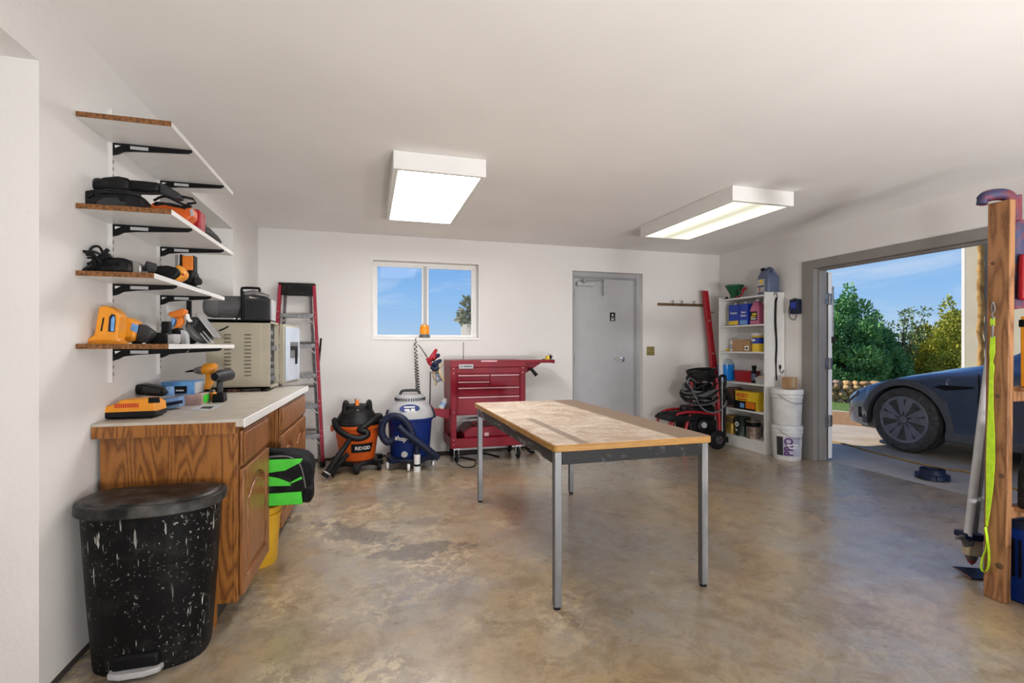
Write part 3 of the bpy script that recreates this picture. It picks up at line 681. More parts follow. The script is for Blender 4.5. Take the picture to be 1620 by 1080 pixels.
def dshape(cx, cy, hw, back, front, n_=30, sq=2.6):
    o = []
    for i in range(n_):
        a_ = 2*pi*i/n_; c0, s0 = cos(a_), sin(a_)
        x_ = hw*abs(c0)**(2/sq)*(1 if c0 > 0 else -1)
        if s0 > 0: y_ = back*abs(s0)**(2/5.0)
        else: y_ = -front*abs(s0)**(2/2.3)
        o.append((cx+x_, cy+y_))
    return o
bx_, by_ = -.815, 2.29
rings = []
for z_, k_ in ((0, .80), (.02, .815), (.30, .90), (.58, .965), (.60, .975)):
    rings.append([(x_, y_, z_) for x_, y_ in dshape(bx_, by_, .238*k_, .115*k_, .165*k_)])
build(MB().loft(rings), 'body', 'bin_black', tc_, sharp=50)
rings = []
for z_, k_ in ((.590, 1.0), (.592, 1.03), (.596, 1.045), (.628, 1.045), (.633, 1.03), (.635, .99), (.634, .965), (.642, .93), (.646, .6), (.647, .2)):
    rings.append([(x_, y_, z_) for x_, y_ in dshape(bx_, by_, .238*k_, .118*k_, .172*k_)])
build(MB().loft(rings), 'lid', 'bin_lid', tc_, sharp=25)
build(MB().bx(bx_-.085, bx_+.07, by_-.152, by_-.12, .018, .085), 'pedal_recess', 'ink_black', tc_, .02, 3)
pdl = MB().prism([(bx_-.095, by_-.13), (bx_+.08, by_-.13), (bx_+.075, by_-.165), (bx_+.03, by_-.182), (bx_-.045, by_-.182), (bx_-.09, by_-.165)], 'z', .012, .034)
build(pdl, 'pedal', 'light_grey', tc_, .006)
build(MB().bx(bx_-.10, bx_+.10, by_+.112, by_+.122, .58, .62), 'lid_hinge', 'black_plastic', tc_, .004)

# ================================================================== wall shelves, left
def wall_shelf(label, ztop, depth, y1):
    s_ = thing('wall_shelf', label, 'shelf', (L, 2.31, ztop-.02), group='white shelves on the left pier')
    build(MB().bx(L+.002, L+depth, 2.312, y1, ztop-.02, ztop), 'board', 'white_melamine', s_)
    build(MB().bx(L+.002, L+depth, 2.309, 2.312, ztop-.02, ztop), 'raw_end', 'particle', s_)
    for y_ in (2.57, 3.085):
        z_ = ztop-.0205
        bk = build(MB().prism([(L+.016, z_), (L+depth-.02, z_), (L+depth-.004, z_+.004), (L+depth-.004, z_-.008), (L+depth-.02, z_-.016), (L+.10, z_-.028), (L+.055, z_-.034), (L+.035, z_-.046), (L+.016, z_-.052)], 'y', y_-.006, y_+.006), 'bracket', 'black_metal', s_)
        build(MB().bx(L+.082, L+.15, y_-.0072, y_-.006, z_-.022, z_-.008), 'bracket_label', 'label_grey', bk)
        build(MB().prism([(L+.024, z_-.010), (L+.046, z_-.010), (L+.026, z_-.022)], 'y', y_-.0072, y_-.006), 'bracket_slot', 'wall_smooth', bk)
    return s_
S1, S2, S3, S4 = 2.127, 1.772, 1.512, 1.228
wall_shelf('top wall shelf, bare, just under the ceiling', S1, .322, 3.27)
wall_shelf('wall shelf holding black sander and red and orange power tools', S2, .322, 3.27)
wall_shelf('wall shelf holding black corded saw with coiled cable', S3, .262, 3.33)
wall_shelf('lowest wall shelf holding orange torch and circular saw', S4, .312, 3.34)
mat('rail_white', (.66, .64, .62), .5)
for y_, z0, z1, lb in ((2.57, 1.06, 2.25, 'long slotted white shelf rail nearest the waste bin'), (3.085, 1.07, 2.2, 'slotted white shelf rail at the far edge of pier')):
    r_ = thing('shelf_rail', lb, 'rail', (L, y_, z0), group='slotted shelf rails')
    build(MB().bx(L, L+.016, y_-.007, y_+.007, z0, z1), 'channel', 'rail_white', r_)
    mb = MB(); z_ = z0+.03
    while z_ < z1-.03: mb.bx(L+.016, L+.0166, y_-.0045, y_-.002, z_, z_+.014); mb.bx(L+.016, L+.0166, y_+.002, y_+.0045, z_, z_+.014); z_ += .032
    build(mb, 'slots', 'dark_gap', r_)

# ================================================================== step ladder
ld = thing('step_ladder', 'red fibreglass step ladder with black top by back wall', 'ladder', (-.69, 5.40, 0))
XC, LH = -.692, 1.86
def lad(z): k_ = z/LH; return (.255-.10*k_, 5.34+.12*k_)
for s_ in (-1, 1):
    a0, a1 = lad(0.03), lad(LH-.03)
    rings = []
    for z_, (hw, y_) in ((.03, a0), (LH-.008, a1)):
        x_ = XC+s_*hw; rings.append([(x_-s_*.012, y_-.004, z_), (x_+s_*.016, y_-.004, z_), (x_+s_*.016, y_+.07, z_), (x_-s_*.012, y_+.07, z_)])
    rl = build(MB().loft(rings), 'front_rail', 'ladder_red', ld, .003)
    build(MB().bx(XC+s_*a0[0]-.024, XC+s_*a0[0]+.024, a0[1]-.012, a0[1]+.08, 0, .05), 'foot', 'black_plastic', rl, .006)
    mb = MB()
    for i in range(1, 6):
        hw, y_ = lad(i*.30+.02)
        for dz in (-.012, .045): mb.sph((XC+s_*(hw+.002), y_-.005, i*.30+.02+dz), .006, 6)
    build(mb, 'rivets', 'light_grey', rl)
    build(MB().tube([(XC+s_*.21, 5.52, .0), (XC+s_*.115, 5.535, LH-.05)], .016, 6), 'rear_rail', 'dull_steel', ld)
for i in range(1, 6):
    z_ = i*.305; hw, y_ = lad(z_)
    st = build(MB().bx(XC-hw+.012, XC+hw-.012, y_, y_+.075, z_-.02, z_+.022), 'step', 'dull_steel', ld, .003)
    build(MB().tube([(XC-hw+.015, y_+.01, z_-.075), (XC-hw+.09, y_+.01, z_-.015)], .007, 6).tube([(XC+hw-.015, y_+.01, z_-.075), (XC+hw-.09, y_+.01, z_-.015)], .007, 6), 'step_brace', 'light_grey', st)
for z_ in (.35, .8, 1.25): build(MB().tube([(XC-.17, 5.53, z_), (XC+.17, 5.53, z_)], .012, 6), 'rear_bar', 'dull_steel', ld)
build(MB().tube([(XC+.2, 5.47, .95), (XC+.225, 5.50, 1.3)], .01, 6), 'spreader', 'black_metal', ld)
hw, y_ = lad(LH-.05)
build(MB().prism([(XC-hw+.014, LH-.125), (XC+hw-.014, LH-.125), (XC+hw-.012, LH-.02), (XC+hw+.018, LH-.018), (XC+hw+.016, LH), (XC-hw-.016, LH), (XC-hw-.018, LH-.018), (XC-hw+.012, LH-.02)], 'y', y_-.012, 5.56), 'top_cap', 'black_dusty', ld, .01)

# ================================================================== orange shop vacuum
def caster(mb, c, r, w, ax='y', n_=16, mi=0):
    mb.lathe([(0, -w/2), (r*.8, -w/2), (r, -w/4), (r, w/4), (r*.8, w/2), (0, w/2)], n_, c, ax, mi)
VX, VY = -.10, 5.20
va = thing('shop_vacuum', 'orange and black wet-dry vacuum with black hose', 'vacuum', (VX, VY, 0))
vx, vy = VX, VY
build(MB().lathe([(0, .075), (.155, .075), (.165, .09), (.195, .30), (.20, .31), (.205, .40), (.222, .405), (.232, .42), (.232, .445), (.19, .445)], 32, (vx, vy, 0)), 'tank', 'deep_orange', va)
for s_ in (-1, 1): build(MB().ob((vx+s_*.236, vy-.02, .415), (.03, .09, .06)), 'tank_handle', 'deep_orange', va, .01)
build(MB().lathe([(.228, .44), (.228, .462), (.205, .48), (.18, .53), (.15, .575), (.11, .60), (.06, .605), (0, .606)], 32, (vx, vy, 0)), 'lid', 'black_dusty', va)
build(MB().lathe([(.11, .56), (.115, .59), (.10, .625), (.07, .64), (0, .645)], 18, (vx-.005, vy+.01, 0), sx=1.25, sy=.95), 'motor_cover', 'black_plastic', va)
for s_ in (-1, 1): build(MB().tube(spl([(vx+s_*.125, vy-.09, .55), (vx+s_*.12, vy-.03, .64), (vx+s_*.11, vy+.06, .655), (vx+s_*.09, vy+.11, .60)], 4), .022, 8), 'carry_handle', 'black_plastic', va)
build(MB().ob((vx+.0, vy-.06, .655), (.034, .05, .06), (-.2, 0, 0)).ob((vx-.018, vy-.055, .66), (.012, .05, .07), (-.2, 0, 0), 1), 'latch', ['orange', 'black_plastic'], va, .005)
build(MB().bx(vx-.008, vx+.016, vy-.125, vy-.10, .565, .595), 'switch', 'light_grey', va, .003)
bs = MB().lathe([(0, .055), (.19, .055), (.205, .07), (.195, .10), (.16, .105)], 28, (vx, vy, 0))
for a_ in (-35, 215, 145, 35, 270): bs.ob((vx+.225*cos(radians(a_)), vy+.225*sin(radians(a_)), .075), (.11, .075, .05), (0, 0, radians(a_)))
build(bs, 'dolly', 'black_plastic', va, .008)
for a_ in (-35, 215, 145, 35, 270):
    mb = MB(); caster(mb, (vx+.255*cos(radians(a_)), vy+.255*sin(radians(a_)), .042), .042, .04, 'x'); build(mb, 'caster', 'black_plastic', va)
def hose(mb, pts, r, pitch=.02, n_=10, amp=.06):
    P = spl(pts, 10); rr = []; acc = 0
    for i, p_ in enumerate(P):
        if i: acc += (P[i]-P[i-1]).length
        rr.append(r*(1+amp*sin(2*pi*acc/pitch)))
    mb.tube(P, rr, n_); return mb
hp_ = [(vx-.20, vy-.05, .47), (vx-.205, vy-.13, .50), (vx-.18, vy-.22, .44), (vx-.10, vy-.275, .38), (vx+.0, vy-.29, .345), (vx+.085, vy-.27, .36), (vx+.09, vy-.255, .395), (vx+.03, vy-.25, .415), (vx+.06, vy-.24, .44), (vx+.15, vy-.19, .495), (vx+.215, vy-.09, .52), (vx+.19, vy+.03, .51)]
build(hose(MB(), hp_, .030), 'hose', 'black_plastic', va)
w0 = Vector((vx-.06, vy-.30, .345)); w1 = atZ(513, 754, .035)
build(MB().tube([w0, w0.lerp(w1, .4), w0.lerp(w1, .42), w0.lerp(w1, .86), w0.lerp(w1, .87), w1], [.024, .026, .03, .028, .034, .036], 12), 'wand', 'black_plastic', va)
build(MB().tube([w0.lerp(w1, .885), w0.lerp(w1, .915)], .0375, 12), 'wand_ring', 'label_grey', va)
b0 = Vector((vx-.08, vy-.26, .20)); b1 = Vector((vx-.24, vy-.33, .035))
build(MB().tube([b0, b0.lerp(b1, .7), b1], [.022, .026, .05], 10), 'floor_nozzle', 'black_dusty', va)
pa = atY(572, 704, vy-.19); R0 = .192
pb = MB(); nn = 10; fr_ = []
for dz, a0, a1, rr_ in ((-.042, -.085, .10, R0-.006), (-.042, -.085, .10, R0+.004), (.042, -.085, .125, R0+.008), (.042, -.085, .125, R0-.003)):
    fr_.append([(vx+rr_*sin(.17+(a0+(a1-a0)*i/nn)/R0), vy-rr_*cos(.17+(a0+(a1-a0)*i/nn)/R0), .232+dz) for i in range(nn+1)])
fr_.append(fr_[0]); pb.loft(fr_, cap=False, closed=False)
bdg = build(pb, 'badge', 'ink_black', va)
text('RIDGID', .046, 'paper_white', bdg, Vector((vx+(R0+.0125)*sin(.27), vy-(R0+.0125)*cos(.27), .232))-ORG[va.name], (radians(93), 0, .27), sx=.98, cylr=R0+.0125, bold=.0008)

# ================================================================== blue shop vacuum
VX, VY = .415, 5.17; vx, vy = VX, VY
vb = thing('shop_vacuum', 'blue and grey wet-dry vacuum on white-wheeled dolly', 'vacuum', (VX, VY, 0))
build(MB().lathe([(0, .10), (.185, .10), (.195, .12), (.222, .47), (.236, .475), (.24, .50), (.2, .50)], 36, (vx, vy, 0)), 'tank', 'vac_blue', vb)
build(MB().lathe([(.238, .50), (.238, .52), (.225, .56), (.19, .625), (.155, .655), (.15, .67), (.148, .70), (.13, .725), (0, .73)], 36, (vx, vy, 0)), 'lid', 'light_grey', vb)
mb = MB()
for i in range(40): a_ = 2*pi*i/40; mb.ob((vx+.151*cos(a_), vy+.151*sin(a_), .683), (.008, .01, .028), (0, 0, a_))
build(mb, 'vent_slots', 'dark_grey', vb)
build(MB().tube(spl([(vx-.10, vy, .72), (vx-.085, vy, .755), (vx-.05, vy, .765), (vx+.05, vy, .765), (vx+.085, vy, .755), (vx+.10, vy, .72)], 4), .014, 8), 'carry_handle', 'dark_grey', vb)
for s_ in (-1, 1): build(MB().ob((vx+s_*.235, vy-.03, .53), (.022, .05, .10), (0, s_*-.3, 0)), 'lid_latch', 'navy', vb, .006)
bs = MB().lathe([(0, .075), (.225, .075), (.24, .085), (.24, .105), (.2, .12)], 32, (vx, vy, 0))
for a_ in (225, 285, 330, 45, 135): bs.ob((vx+.235*cos(radians(a_)), vy+.235*sin(radians(a_)), .09), (.09, .08, .035), (0, 0, radians(a_)))
build(bs, 'dolly', 'navy', vb, .006)
for a_ in (205, 262, 330, 45, 135):
    mb = MB(); cx_, cy_ = vx+.25*cos(radians(a_)), vy+.25*sin(radians(a_)); caster(mb, (cx_, cy_, .038), .038, .026, 'x'); mb.lathe([(.02, -.017), (.02, .017)], 10, (cx_, cy_, .038), 'x', 1); mb.cyl((cx_, cy_, .05), (cx_, cy_, .09), .012, n=8, mi=1)
    build(mb, 'caster', ['white_plastic', 'dark_grey'], vb)
build(MB().lathe([(0, 0), (.03, 0), (.032, -.015), (.028, -.02), (0, -.02)], 16, (vx-.07, vy-.185, .155), 'y'), 'drain_cap', 'light_grey', vb)
hp_ = [(vx-.17, vy-.17, .30), (vx-.235, vy-.18, .285), (vx-.285, vy-.19, .37), (vx-.27, vy-.20, .48), (vx-.20, vy-.215, .535), (vx-.10, vy-.245, .52), (vx-.03, vy-.265, .44), (vx+.0, vy-.275, .36), (vx+.01, vy-.28, .28)]
build(hose(MB(), hp_, .036), 'hose', 'navy', vb)
h2 = [(vx-.125, vy-.25, .44), (vx-.07, vy-.28, .385), (vx+.04, vy-.305, .30), (vx+.15, vy-.32, .21), (vx+.245, vy-.30, .125)]
build(hose(MB(), h2, .034, amp=.03), 'hose_run', 'navy', vb)
nx, ny = vx+.045, vy-.285
build(MB().cyl((nx, ny, .30), (nx, ny, .17), .026, .03, 12).cyl((nx, ny, .17), (nx, ny, .075), .033, .030, 14, 1).cyl((nx, ny, .075), (nx, ny, .055), .031, .031, 14, 2).cyl((nx, ny, .055), (nx, ny, .0), .034, .034, 14, 1), 'nozzle', ['navy', 'white_plastic', 'ink_black'], vb)
pl_ = MB().lathe([(0, 0), (.098, 0), (.098, -.004), (0, -.004)], 24, (vx-.02, vy-.206, .605), 'y', sx=1, sy=.42)
lo = build(pl_, 'logo_plate', 'vac_blue', vb)
build(MB().bx(vx-.075, vx+.03, vy-.2125, vy-.2095, .614, .626), 'logo_line', 'paper_white', lo)
build(MB().bx(vx-.07, vx-.022, vy-.2125, vy-.2095, .580, .602).bx(vx-.008, vx+.03, vy-.2125, vy-.2095, .576, .604), 'logo_marks', 'paper_white', lo)
text('shop\u00b7', .068, 'paper_white', vb, Vector((vx-.10, vy-.221, .315))-ORG[vb.name], (radians(92), .12, -.42), bold=.0015, sx=.9)

# ================================================================== red tool cart
X0, X1, Y0, Y1 = .822, 1.635, 5.10, 5.56
ca = thing('tool_cart', 'red rolling tool cart with drawers and open bottom shelf', 'tool cart', ((X0+X1)/2, (Y0+Y1)/2, 0))
build(MB().bx(X0+.04, X1-.04, Y0+.012, Y1-.01, .495, .935), 'drawer_case', 'tool_red', ca)
for s_, xx in ((0, X0), (1, X1-.062)):
    pst = build(MB().bx(xx, xx+.062, Y0, Y0+.035, .155, 1.0), 'post', 'tool_red', ca, .006)
    mb = MB()
    for z_ in (.20, .245, .53, .935, .985): mb.sph((xx+.031, Y0, z_), .008, 8)
    build(mb, 'bolts', 'pink_trim', pst)
    build(MB().bx(xx, xx+.062, Y1-.04, Y1, .155, 1.0), 'post', 'tool_red', ca, .006)
    xs = xx if s_ == 0 else xx+.057
    build(MB().bx(xs, xs+.005, Y0+.035, Y1-.04, .495, 1.0), 'side_panel', 'tool_red', ca)
build(MB().bx(X0-.004, X1+.004, Y0-.006, Y1+.004, .995, 1.068).bx(X0+.04, X1-.04, Y0+.004, Y1-.01, .93, .996), 'top_lid', 'tool_red', ca, .005)
build(MB().bx(X0+.32, X1-.32, Y0-.010, Y0-.004, 1.054, 1.066), 'lid_pull', 'pink_trim', ca)
b_ = build(MB().bx(X0+.085, X0+.235, Y0-.010, Y0-.006, .985, 1.028), 'badge', 'label_grey', ca)
text('U.S. GENERAL', .022, 'ink_black', b_, Vector((X0+.16, Y0-.0106, 1.0065))-ORG[ca.name], bold=.0006)
xa, xb, xm = X0+.075, X1-.07, X0+.415
for a, c_, z0, z1 in ((xa, xm-.004, .858, .922), (xa, xm-.004, .795, .852), (xm+.004, xb, .795, .922), (xa, xb, .70, .789), (xa, xb, .51, .694)):
    d = build(MB().bx(a, c_, Y0+.002, Y0+.016, z0, z1), 'drawer', 'tool_red', ca, .003)
    build(MB().bx(a+.004, c_-.004, Y0-.012, Y0+.003, z1-.018, z1-.006), 'drawer_pull', 'pink_trim', d, .003)
bt = MB().bx(X0, X1, Y0, Y1, .155, .17).bx(X0, X1, Y0-.002, Y0+.02, .155, .255).bx(X0, X1, Y1-.02, Y1, .155, .255).bx(X0, X0+.02, Y0+.02, Y1-.02, .155, .255).bx(X1-.02, X1, Y0+.02, Y1-.02, .155, .255)
build(bt, 'bottom_tray', 'tool_red', ca, .005)
for i, (x_, y_) in enumerate(((X0+.07, Y0+.06), (X1-.07, Y0+.06), (X0+.07, Y1-.06), (X1-.07, Y1-.06))):
    mb = MB(); caster(mb, (x_, y_, .062), .062, .034, 'x', 20)
    cs = build(mb, 'caster', 'rubber', ca)
    mb = MB().ob((x_-.022, y_+.01, .095), (.005, .04, .09)).ob((x_+.022, y_+.01, .095), (.005, .04, .09)).bx(x_-.035, x_+.035, y_-.03, y_+.045, .138, .155); mb.lathe([(0, -.026), (.018, -.026), (.018, .026), (0, .026)], 10, (x_, y_, .062), 'x')
    build(mb, 'caster_fork', 'steel', cs)
fs = MB().bx(X1+.004, X1+.34, Y0+.02, Y1-.06, 1.035, 1.06).bx(X1+.004, X1+.34, Y0+.018, Y0+.03, 1.035, 1.068).bx(X1+.33, X1+.345, Y0+.018, Y1-.058, 1.03, 1.07)
sf = build(fs, 'side_shelf', 'tool_red', ca, .004)
build(MB().prism([(X1+.004, .93), (X1+.03, .93), (X1+.19, 1.03), (X1+.19, 1.036), (X1+.004, 1.036)], 'y', Y0+.05, Y0+.06), 'shelf_bracket', 'tool_red', sf)
build(MB().cyl((X1+.05, Y0+.0, .985), (X1+.115, Y0-.03, .90), .017, .02, 12), 'cart_handle', 'black_plastic', ca)
bn = MB().bx(X0-.15, X0, Y0+.05, Y1-.06, .50, .512).ob((X0-.15, (Y0+Y1)/2, .54), (.01, Y1-Y0-.11, .10), (0, -.5, 0)).prism([(X0-.15, .50), (X0, .45), (X0, .56), (X0-.175, .575)], 'y', Y0+.045, Y0+.055)
build(bn, 'side_bin', 'tool_red', ca, .003)

# ================================================================== white shelf unit, right wall
UX0, UY0, UY1 = 4.272, 4.545, 5.31
su = thing('shelf_unit', 'white six-level bookcase standing against the right wall', 'shelf unit', (UX0, UY0, 0))
UT = 1.815
build(MB().bx(UX0, R-.008, UY0, UY0+.02, 0, UT+.012), 'side_panel', 'white_melamine', su, .002)
build(MB().bx(UX0, R-.008, UY1-.02, UY1, 0, UT+.012), 'side_panel', 'white_melamine', su, .002)
build(MB().bx(R-.014, R-.008, UY0+.02, UY1-.02, .09, UT), 'back_panel', 'white_melamine', su)
UZ = [.135, .462, .782, 1.152, 1.468, 1.80]
for z_ in UZ: build(MB().bx(UX0+.004, R-.014, UY0+.02, UY1-.02, z_-.018, z_), 'shelf_board', 'white_melamine', su, .002)
build(MB().bx(UX0+.012, UX0+.028, UY0+.02, UY1-.02, 0, .117), 'plinth', 'white_melamine', su)

# ================================================================== wooden rack with the post on the right
pr = thing('lumber_rack', 'rough timber post and shelf rack at right picture edge', 'rack', (2.90, 1.645, 0))
dx, dy, zt = .024, -.006, 1.915
def pst(x0, x1, y0, y1, tx, ty): return MB().loft([[(x0,y0,0),(x1,y0,0),(x1,y1,0),(x0,y1,0)], [(x0+tx,y0+ty,zt),(x1+tx,y0+ty,zt),(x1+tx,y1+ty,zt),(x0+tx,y1+ty,zt)]])
po = build(pst(2.892, 2.930, 1.600, 1.690, dx, dy), 'post', 'lumber', pr, .004)
mat('knot', (.13, .065, .03), .8, var=.4, scale=40)
for z_, y_, r_ in ((1.62, 1.665, .010), (.98, 1.64, .011), (.60, 1.62, .012), (.17, 1.625, .016)): build(MB().lathe([(0, 0), (r_, 0), (r_*.8, -.0012), (0, -.0015)], 12, (2.8915+dx*z_/zt, y_+dy*z_/zt, z_), 'x'), 'knot', 'knot', po)
build(MB().bx(2.93, 3.62, 1.60, 1.638, .955, 1.025), 'shelf_rail', 'lumber', pr, .003)
build(MB().bx(2.93, 3.62, 1.60, 1.638, .40, .455), 'shelf_rail', 'lumber', pr, .003)
build(MB().bx(2.95, 3.62, 1.20, 1.600, 1.005, 1.023), 'shelf_board', 'lumber', pr)
build(MB().bx(2.95, 3.62, 1.20, 1.600, .437, .455), 'shelf_board', 'lumber', pr)
build(pst(3.62, 3.658, 1.600, 1.690, 0, 0), 'post', 'lumber', pr, .004)
build(pst(3.62, 3.658, 1.16, 1.25, 0, 0), 'post', 'lumber', pr, .004)

# ================================================================== car outside
mat('car_paint', (.075, .10, .155), .25, .35, var=.1, scale=2, coat=1.0); mat('car_trim', (.085, .09, .105), .55, var=.15, scale=12); mat('car_glass', (.01, .012, .014), .05, spec=.8); mat('wheel_grey', (.22, .235, .28), .42, .3, var=.25, scale=9); mat('lamp_glass', (.55, .6, .66), .08, .3); mat('tyre', (.035, .035, .038), .75, col2=(.08, .076, .07), scale=24)
XC_, YF, YR, WR = 6.875, 4.10, 1.21, .372
car = thing('car', 'dark blue-grey electric SUV parked outside the doorway, nose left', 'car', (XC_, 2.6, 0))
def itp(tab, y):
    for (a, fa), (b2, fb) in zip(tab, tab[1:]):
        if a <= y <= b2: t_ = (y-a)/(b2-a); return fa+(fb-fa)*t_
    return tab[0][1] if y < tab[0][0] else tab[-1][1]
def smo(tab, y): return sum(itp(tab, y+d)*w_ for d, w_ in ((-.10, .2), (-.05, .2), (0, .2), (.05, .2), (.10, .2)))
ZC = [(.1,.72),(.25,.98),(.42,1.16),(.8,1.38),(1.4,1.56),(2.1,1.625),(2.5,1.60),(3.25,1.12),(3.42,1.03),(3.75,.985),(4.2,.905),(4.55,.80),(4.75,.72),(4.9,.60),(5.0,.49)]
ZB = [(.1,.70),(.35,.93),(1.0,1.0),(2.5,.965),(3.3,.935),(3.8,.90),(4.2,.83),(4.5,.74),(4.7,.66),(4.88,.54),(5.0,.43)]
WD = [(.1,.5),(.2,.72),(.4,.86),(.8,.94),(1.2,.965),(3.9,.965),(4.3,.965),(4.6,.95),(4.78,.915),(4.88,.86),(4.94,.78),(4.97,.68),(5.0,.60)]
XE = [(.1,.5),(.4,.6),(1.2,.60),(2.3,.60),(3.3,.72),(3.5,.72),(5,.3)]
AR = .445
ysl = sorted(set([.13, .17, .22, .27]+[.30+.06*i for i in range(75)]+[4.84, 4.89, 4.93, 4.96, 4.98]+[c_+s_*AR*cos(a_*pi/24) for c_ in (YF, YR) for s_ in (-1, 1) for a_ in range(12)]))
ysl = [y for y in ysl if y <= 4.98]
rings = []; NP = 0
for y in ysl:
    zl = .235 if y < 4.6 else .235+(y-4.6)*.12
    for c_ in (YF, YR):
        if abs(y-c_) < AR: zl = max(zl, .325+sqrt(AR**2-(y-c_)**2))
    zb, zc, W_, xe = smo(ZB, y), smo(ZC, y), smo(WD, y), itp(XE, y)
    xe = min(xe, W_*.82); cab = max(0, min(1, (zc-zb-.12)/.35)); ze = zc-.05*cab-.012*(1-cab)
    half = []
    for t_, k_ in ((0, .975), (.15, .985), (.35, 1.0), (.6, 1.0), (.8, .99), (.93, .975)): half.append((W_*k_, zl+(zb-zl)*t_))
    half.append((W_*.945, zb+.012))
    for t_ in (.12, .35, .65, .9): half.append((W_*.935+(xe-W_*.935)*t_, zb+.012+(ze-zb-.012)*(t_ if cab > .2 else t_**.75)))
    half.append((xe, ze)); half.append((xe*.8, ze+(zc-ze)*.55)); half.append((xe*.4, ze+(zc-ze)*.9))
    full = [(XC_-x_, y, z_) for x_, z_ in half]+[(XC_, y, zc)]+[(XC_+x_, y, z_) for x_, z_ in half[::-1]]
    NP = len(half); rings.append(full)
cb = MB(); cb.loft(rings, cap=False, closed=False); nf = len(rings[0])-1
for i in range(len(rings)-1):
    ym = (ysl[i]+ysl[i+1])/2
    for k_ in range(nf):
        kk_ = k_ if k_ < NP else nf-1-k_
        g = 0
        if 7 <= kk_ <= 9 and .75 < ym < 2.95 and not (1.72 < ym < 1.80): g = 1
        if kk_ >= 11 and (2.45 < ym < 3.36 or .3 < ym < .8): g = 1
        cb.m[i*nf+k_] = g
cb.f.append(tuple(range(len(cb.v)-nf-1, len(cb.v)))); cb.m.append(0); cb.f.append(tuple(range(nf+1))[::-1]); cb.m.append(0)
build(cb, 'body', ['car_paint', 'car_glass'], car, sharp=50)
build(MB().bx(XC_-.80, XC_+.80, .4, 4.75, .19, .34), 'underbody', 'car_trim', car, .03)
for s_ in (-1, 1):
    build(MB().bx(XC_+s_*.93-.03, XC_+s_*.93+.03, YR+AR-.02, YF-AR+.02, .20, .30), 'sill', 'car_trim', car, .015)
    for c_ in (YF, YR):
        ri = []
        for a_ in range(0, 25):
            th = pi*a_/24*1.08-.04*pi
            row = []
            for rr_, ox in ((AR-.005, -.06), (AR-.005, .008), (AR+.03, .016), (AR+.068, .010), (AR+.075, -.012)):
                yy = c_+rr_*cos(th); Wy = smo(WD, yy)
                zz_ = .325+rr_*sin(th); kz = .99 if zz_ > .45 else .98
                row.append((XC_+s_*(Wy*kz+ox), yy, max(.20, zz_)))
            ri.append(row)
        build(MB().loft(ri, cap=False, closed=False), 'arch_trim', 'car_trim', car, sharp=60)
        ri = []
        for a_ in range(0, 21):
            th = pi*a_/20; ri.append([(XC_+s_*x_, c_+(AR-.003)*cos(th), .325+(AR-.003)*sin(th)) for x_ in (.935, .60)])
        ml = MB().loft(ri, cap=False, closed=False); ml.bx(XC_+s_*.58-.01, XC_+s_*.58+.01, c_-AR, c_+AR, .3, .75)
        build(ml, 'wheel_well', 'car_trim', car)
def wheel(xo, yc, s_):
    tr = MB().lathe([(.268, .0), (.29, -.012), (.33, -.016), (.352, -.005), (.366, .012), (.370, .05), (.372, .06), (.366, .064), (.372, .068), (.372, .108), (.366, .112), (.366, .116), (.372, .12), (.37, .18), (.366, .215), (.352, .232), (.33, .24), (.26, .235)] if s_ > 0 else [(.255, 0), (.285, .012), (.33, .016), (.352, .005), (.366, -.012), (.372, -.06), (.366, -.11), (.372, -.12), (.366, -.215), (.352, -.232), (.33, -.24), (.26, -.235)], 48, (xo, yc, WR), 'x')
    w_ = build(tr, 'wheel', 'tyre', car, sharp=30)
    rm = MB().lathe([(0, s_*.03), (.23, s_*.045), (.272, s_*.02), (.272, s_*.2)], 40, (xo, yc, WR), 'x', 1)
    rm.lathe([(.236, s_*.004), (.24, -s_*.004), (.266, -s_*.006), (.274, s_*.004), (.274, s_*.02), (.236, s_*.02)], 48, (xo, yc, WR), 'x')
    rm.lathe([(0, -s_*.004), (.036, -s_*.004), (.04, 0), (.062, s_*.004), (.066, s_*.03)], 24, (xo, yc, WR), 'x')
    for i in range(5):
        for off, tw, wd in ((-.21, .10, .034), (.21, .10, .034)):
            a0 = 2*pi*i/5+.3+off*.75; a1 = a0+tw+off*.35
            p0 = Vector((0, .05*cos(a0), .05*sin(a0))); p1 = Vector((0, .248*cos(a1), .248*sin(a1))); d_ = (p1-p0).normalized(); q_ = Vector((1, 0, 0)).cross(d_)
            c0 = Vector((xo, yc, WR)); w0, w1_ = .020, .042
            x0_, x1_ = -s_*.001, s_*.03
            vs = [c0+p+q_*ww*sg+Vector((xx, 0, 0)) for xx in (x0_, x1_) for p, ww in ((p0, w0), (p1, w1_)) for sg in (-1, 1)]
            rm.add(vs, [(0,1,3,2),(4,6,7,5),(0,4,5,1),(2,3,7,6),(0,2,6,4),(1,5,7,3)])
    build(rm, 'wheel_cover', ['wheel_grey', 'ink_black'], w_, .003)
for yc in (YF, YR):
    wheel(XC_-.955, yc, 1); wheel(XC_+.955, yc, -1)
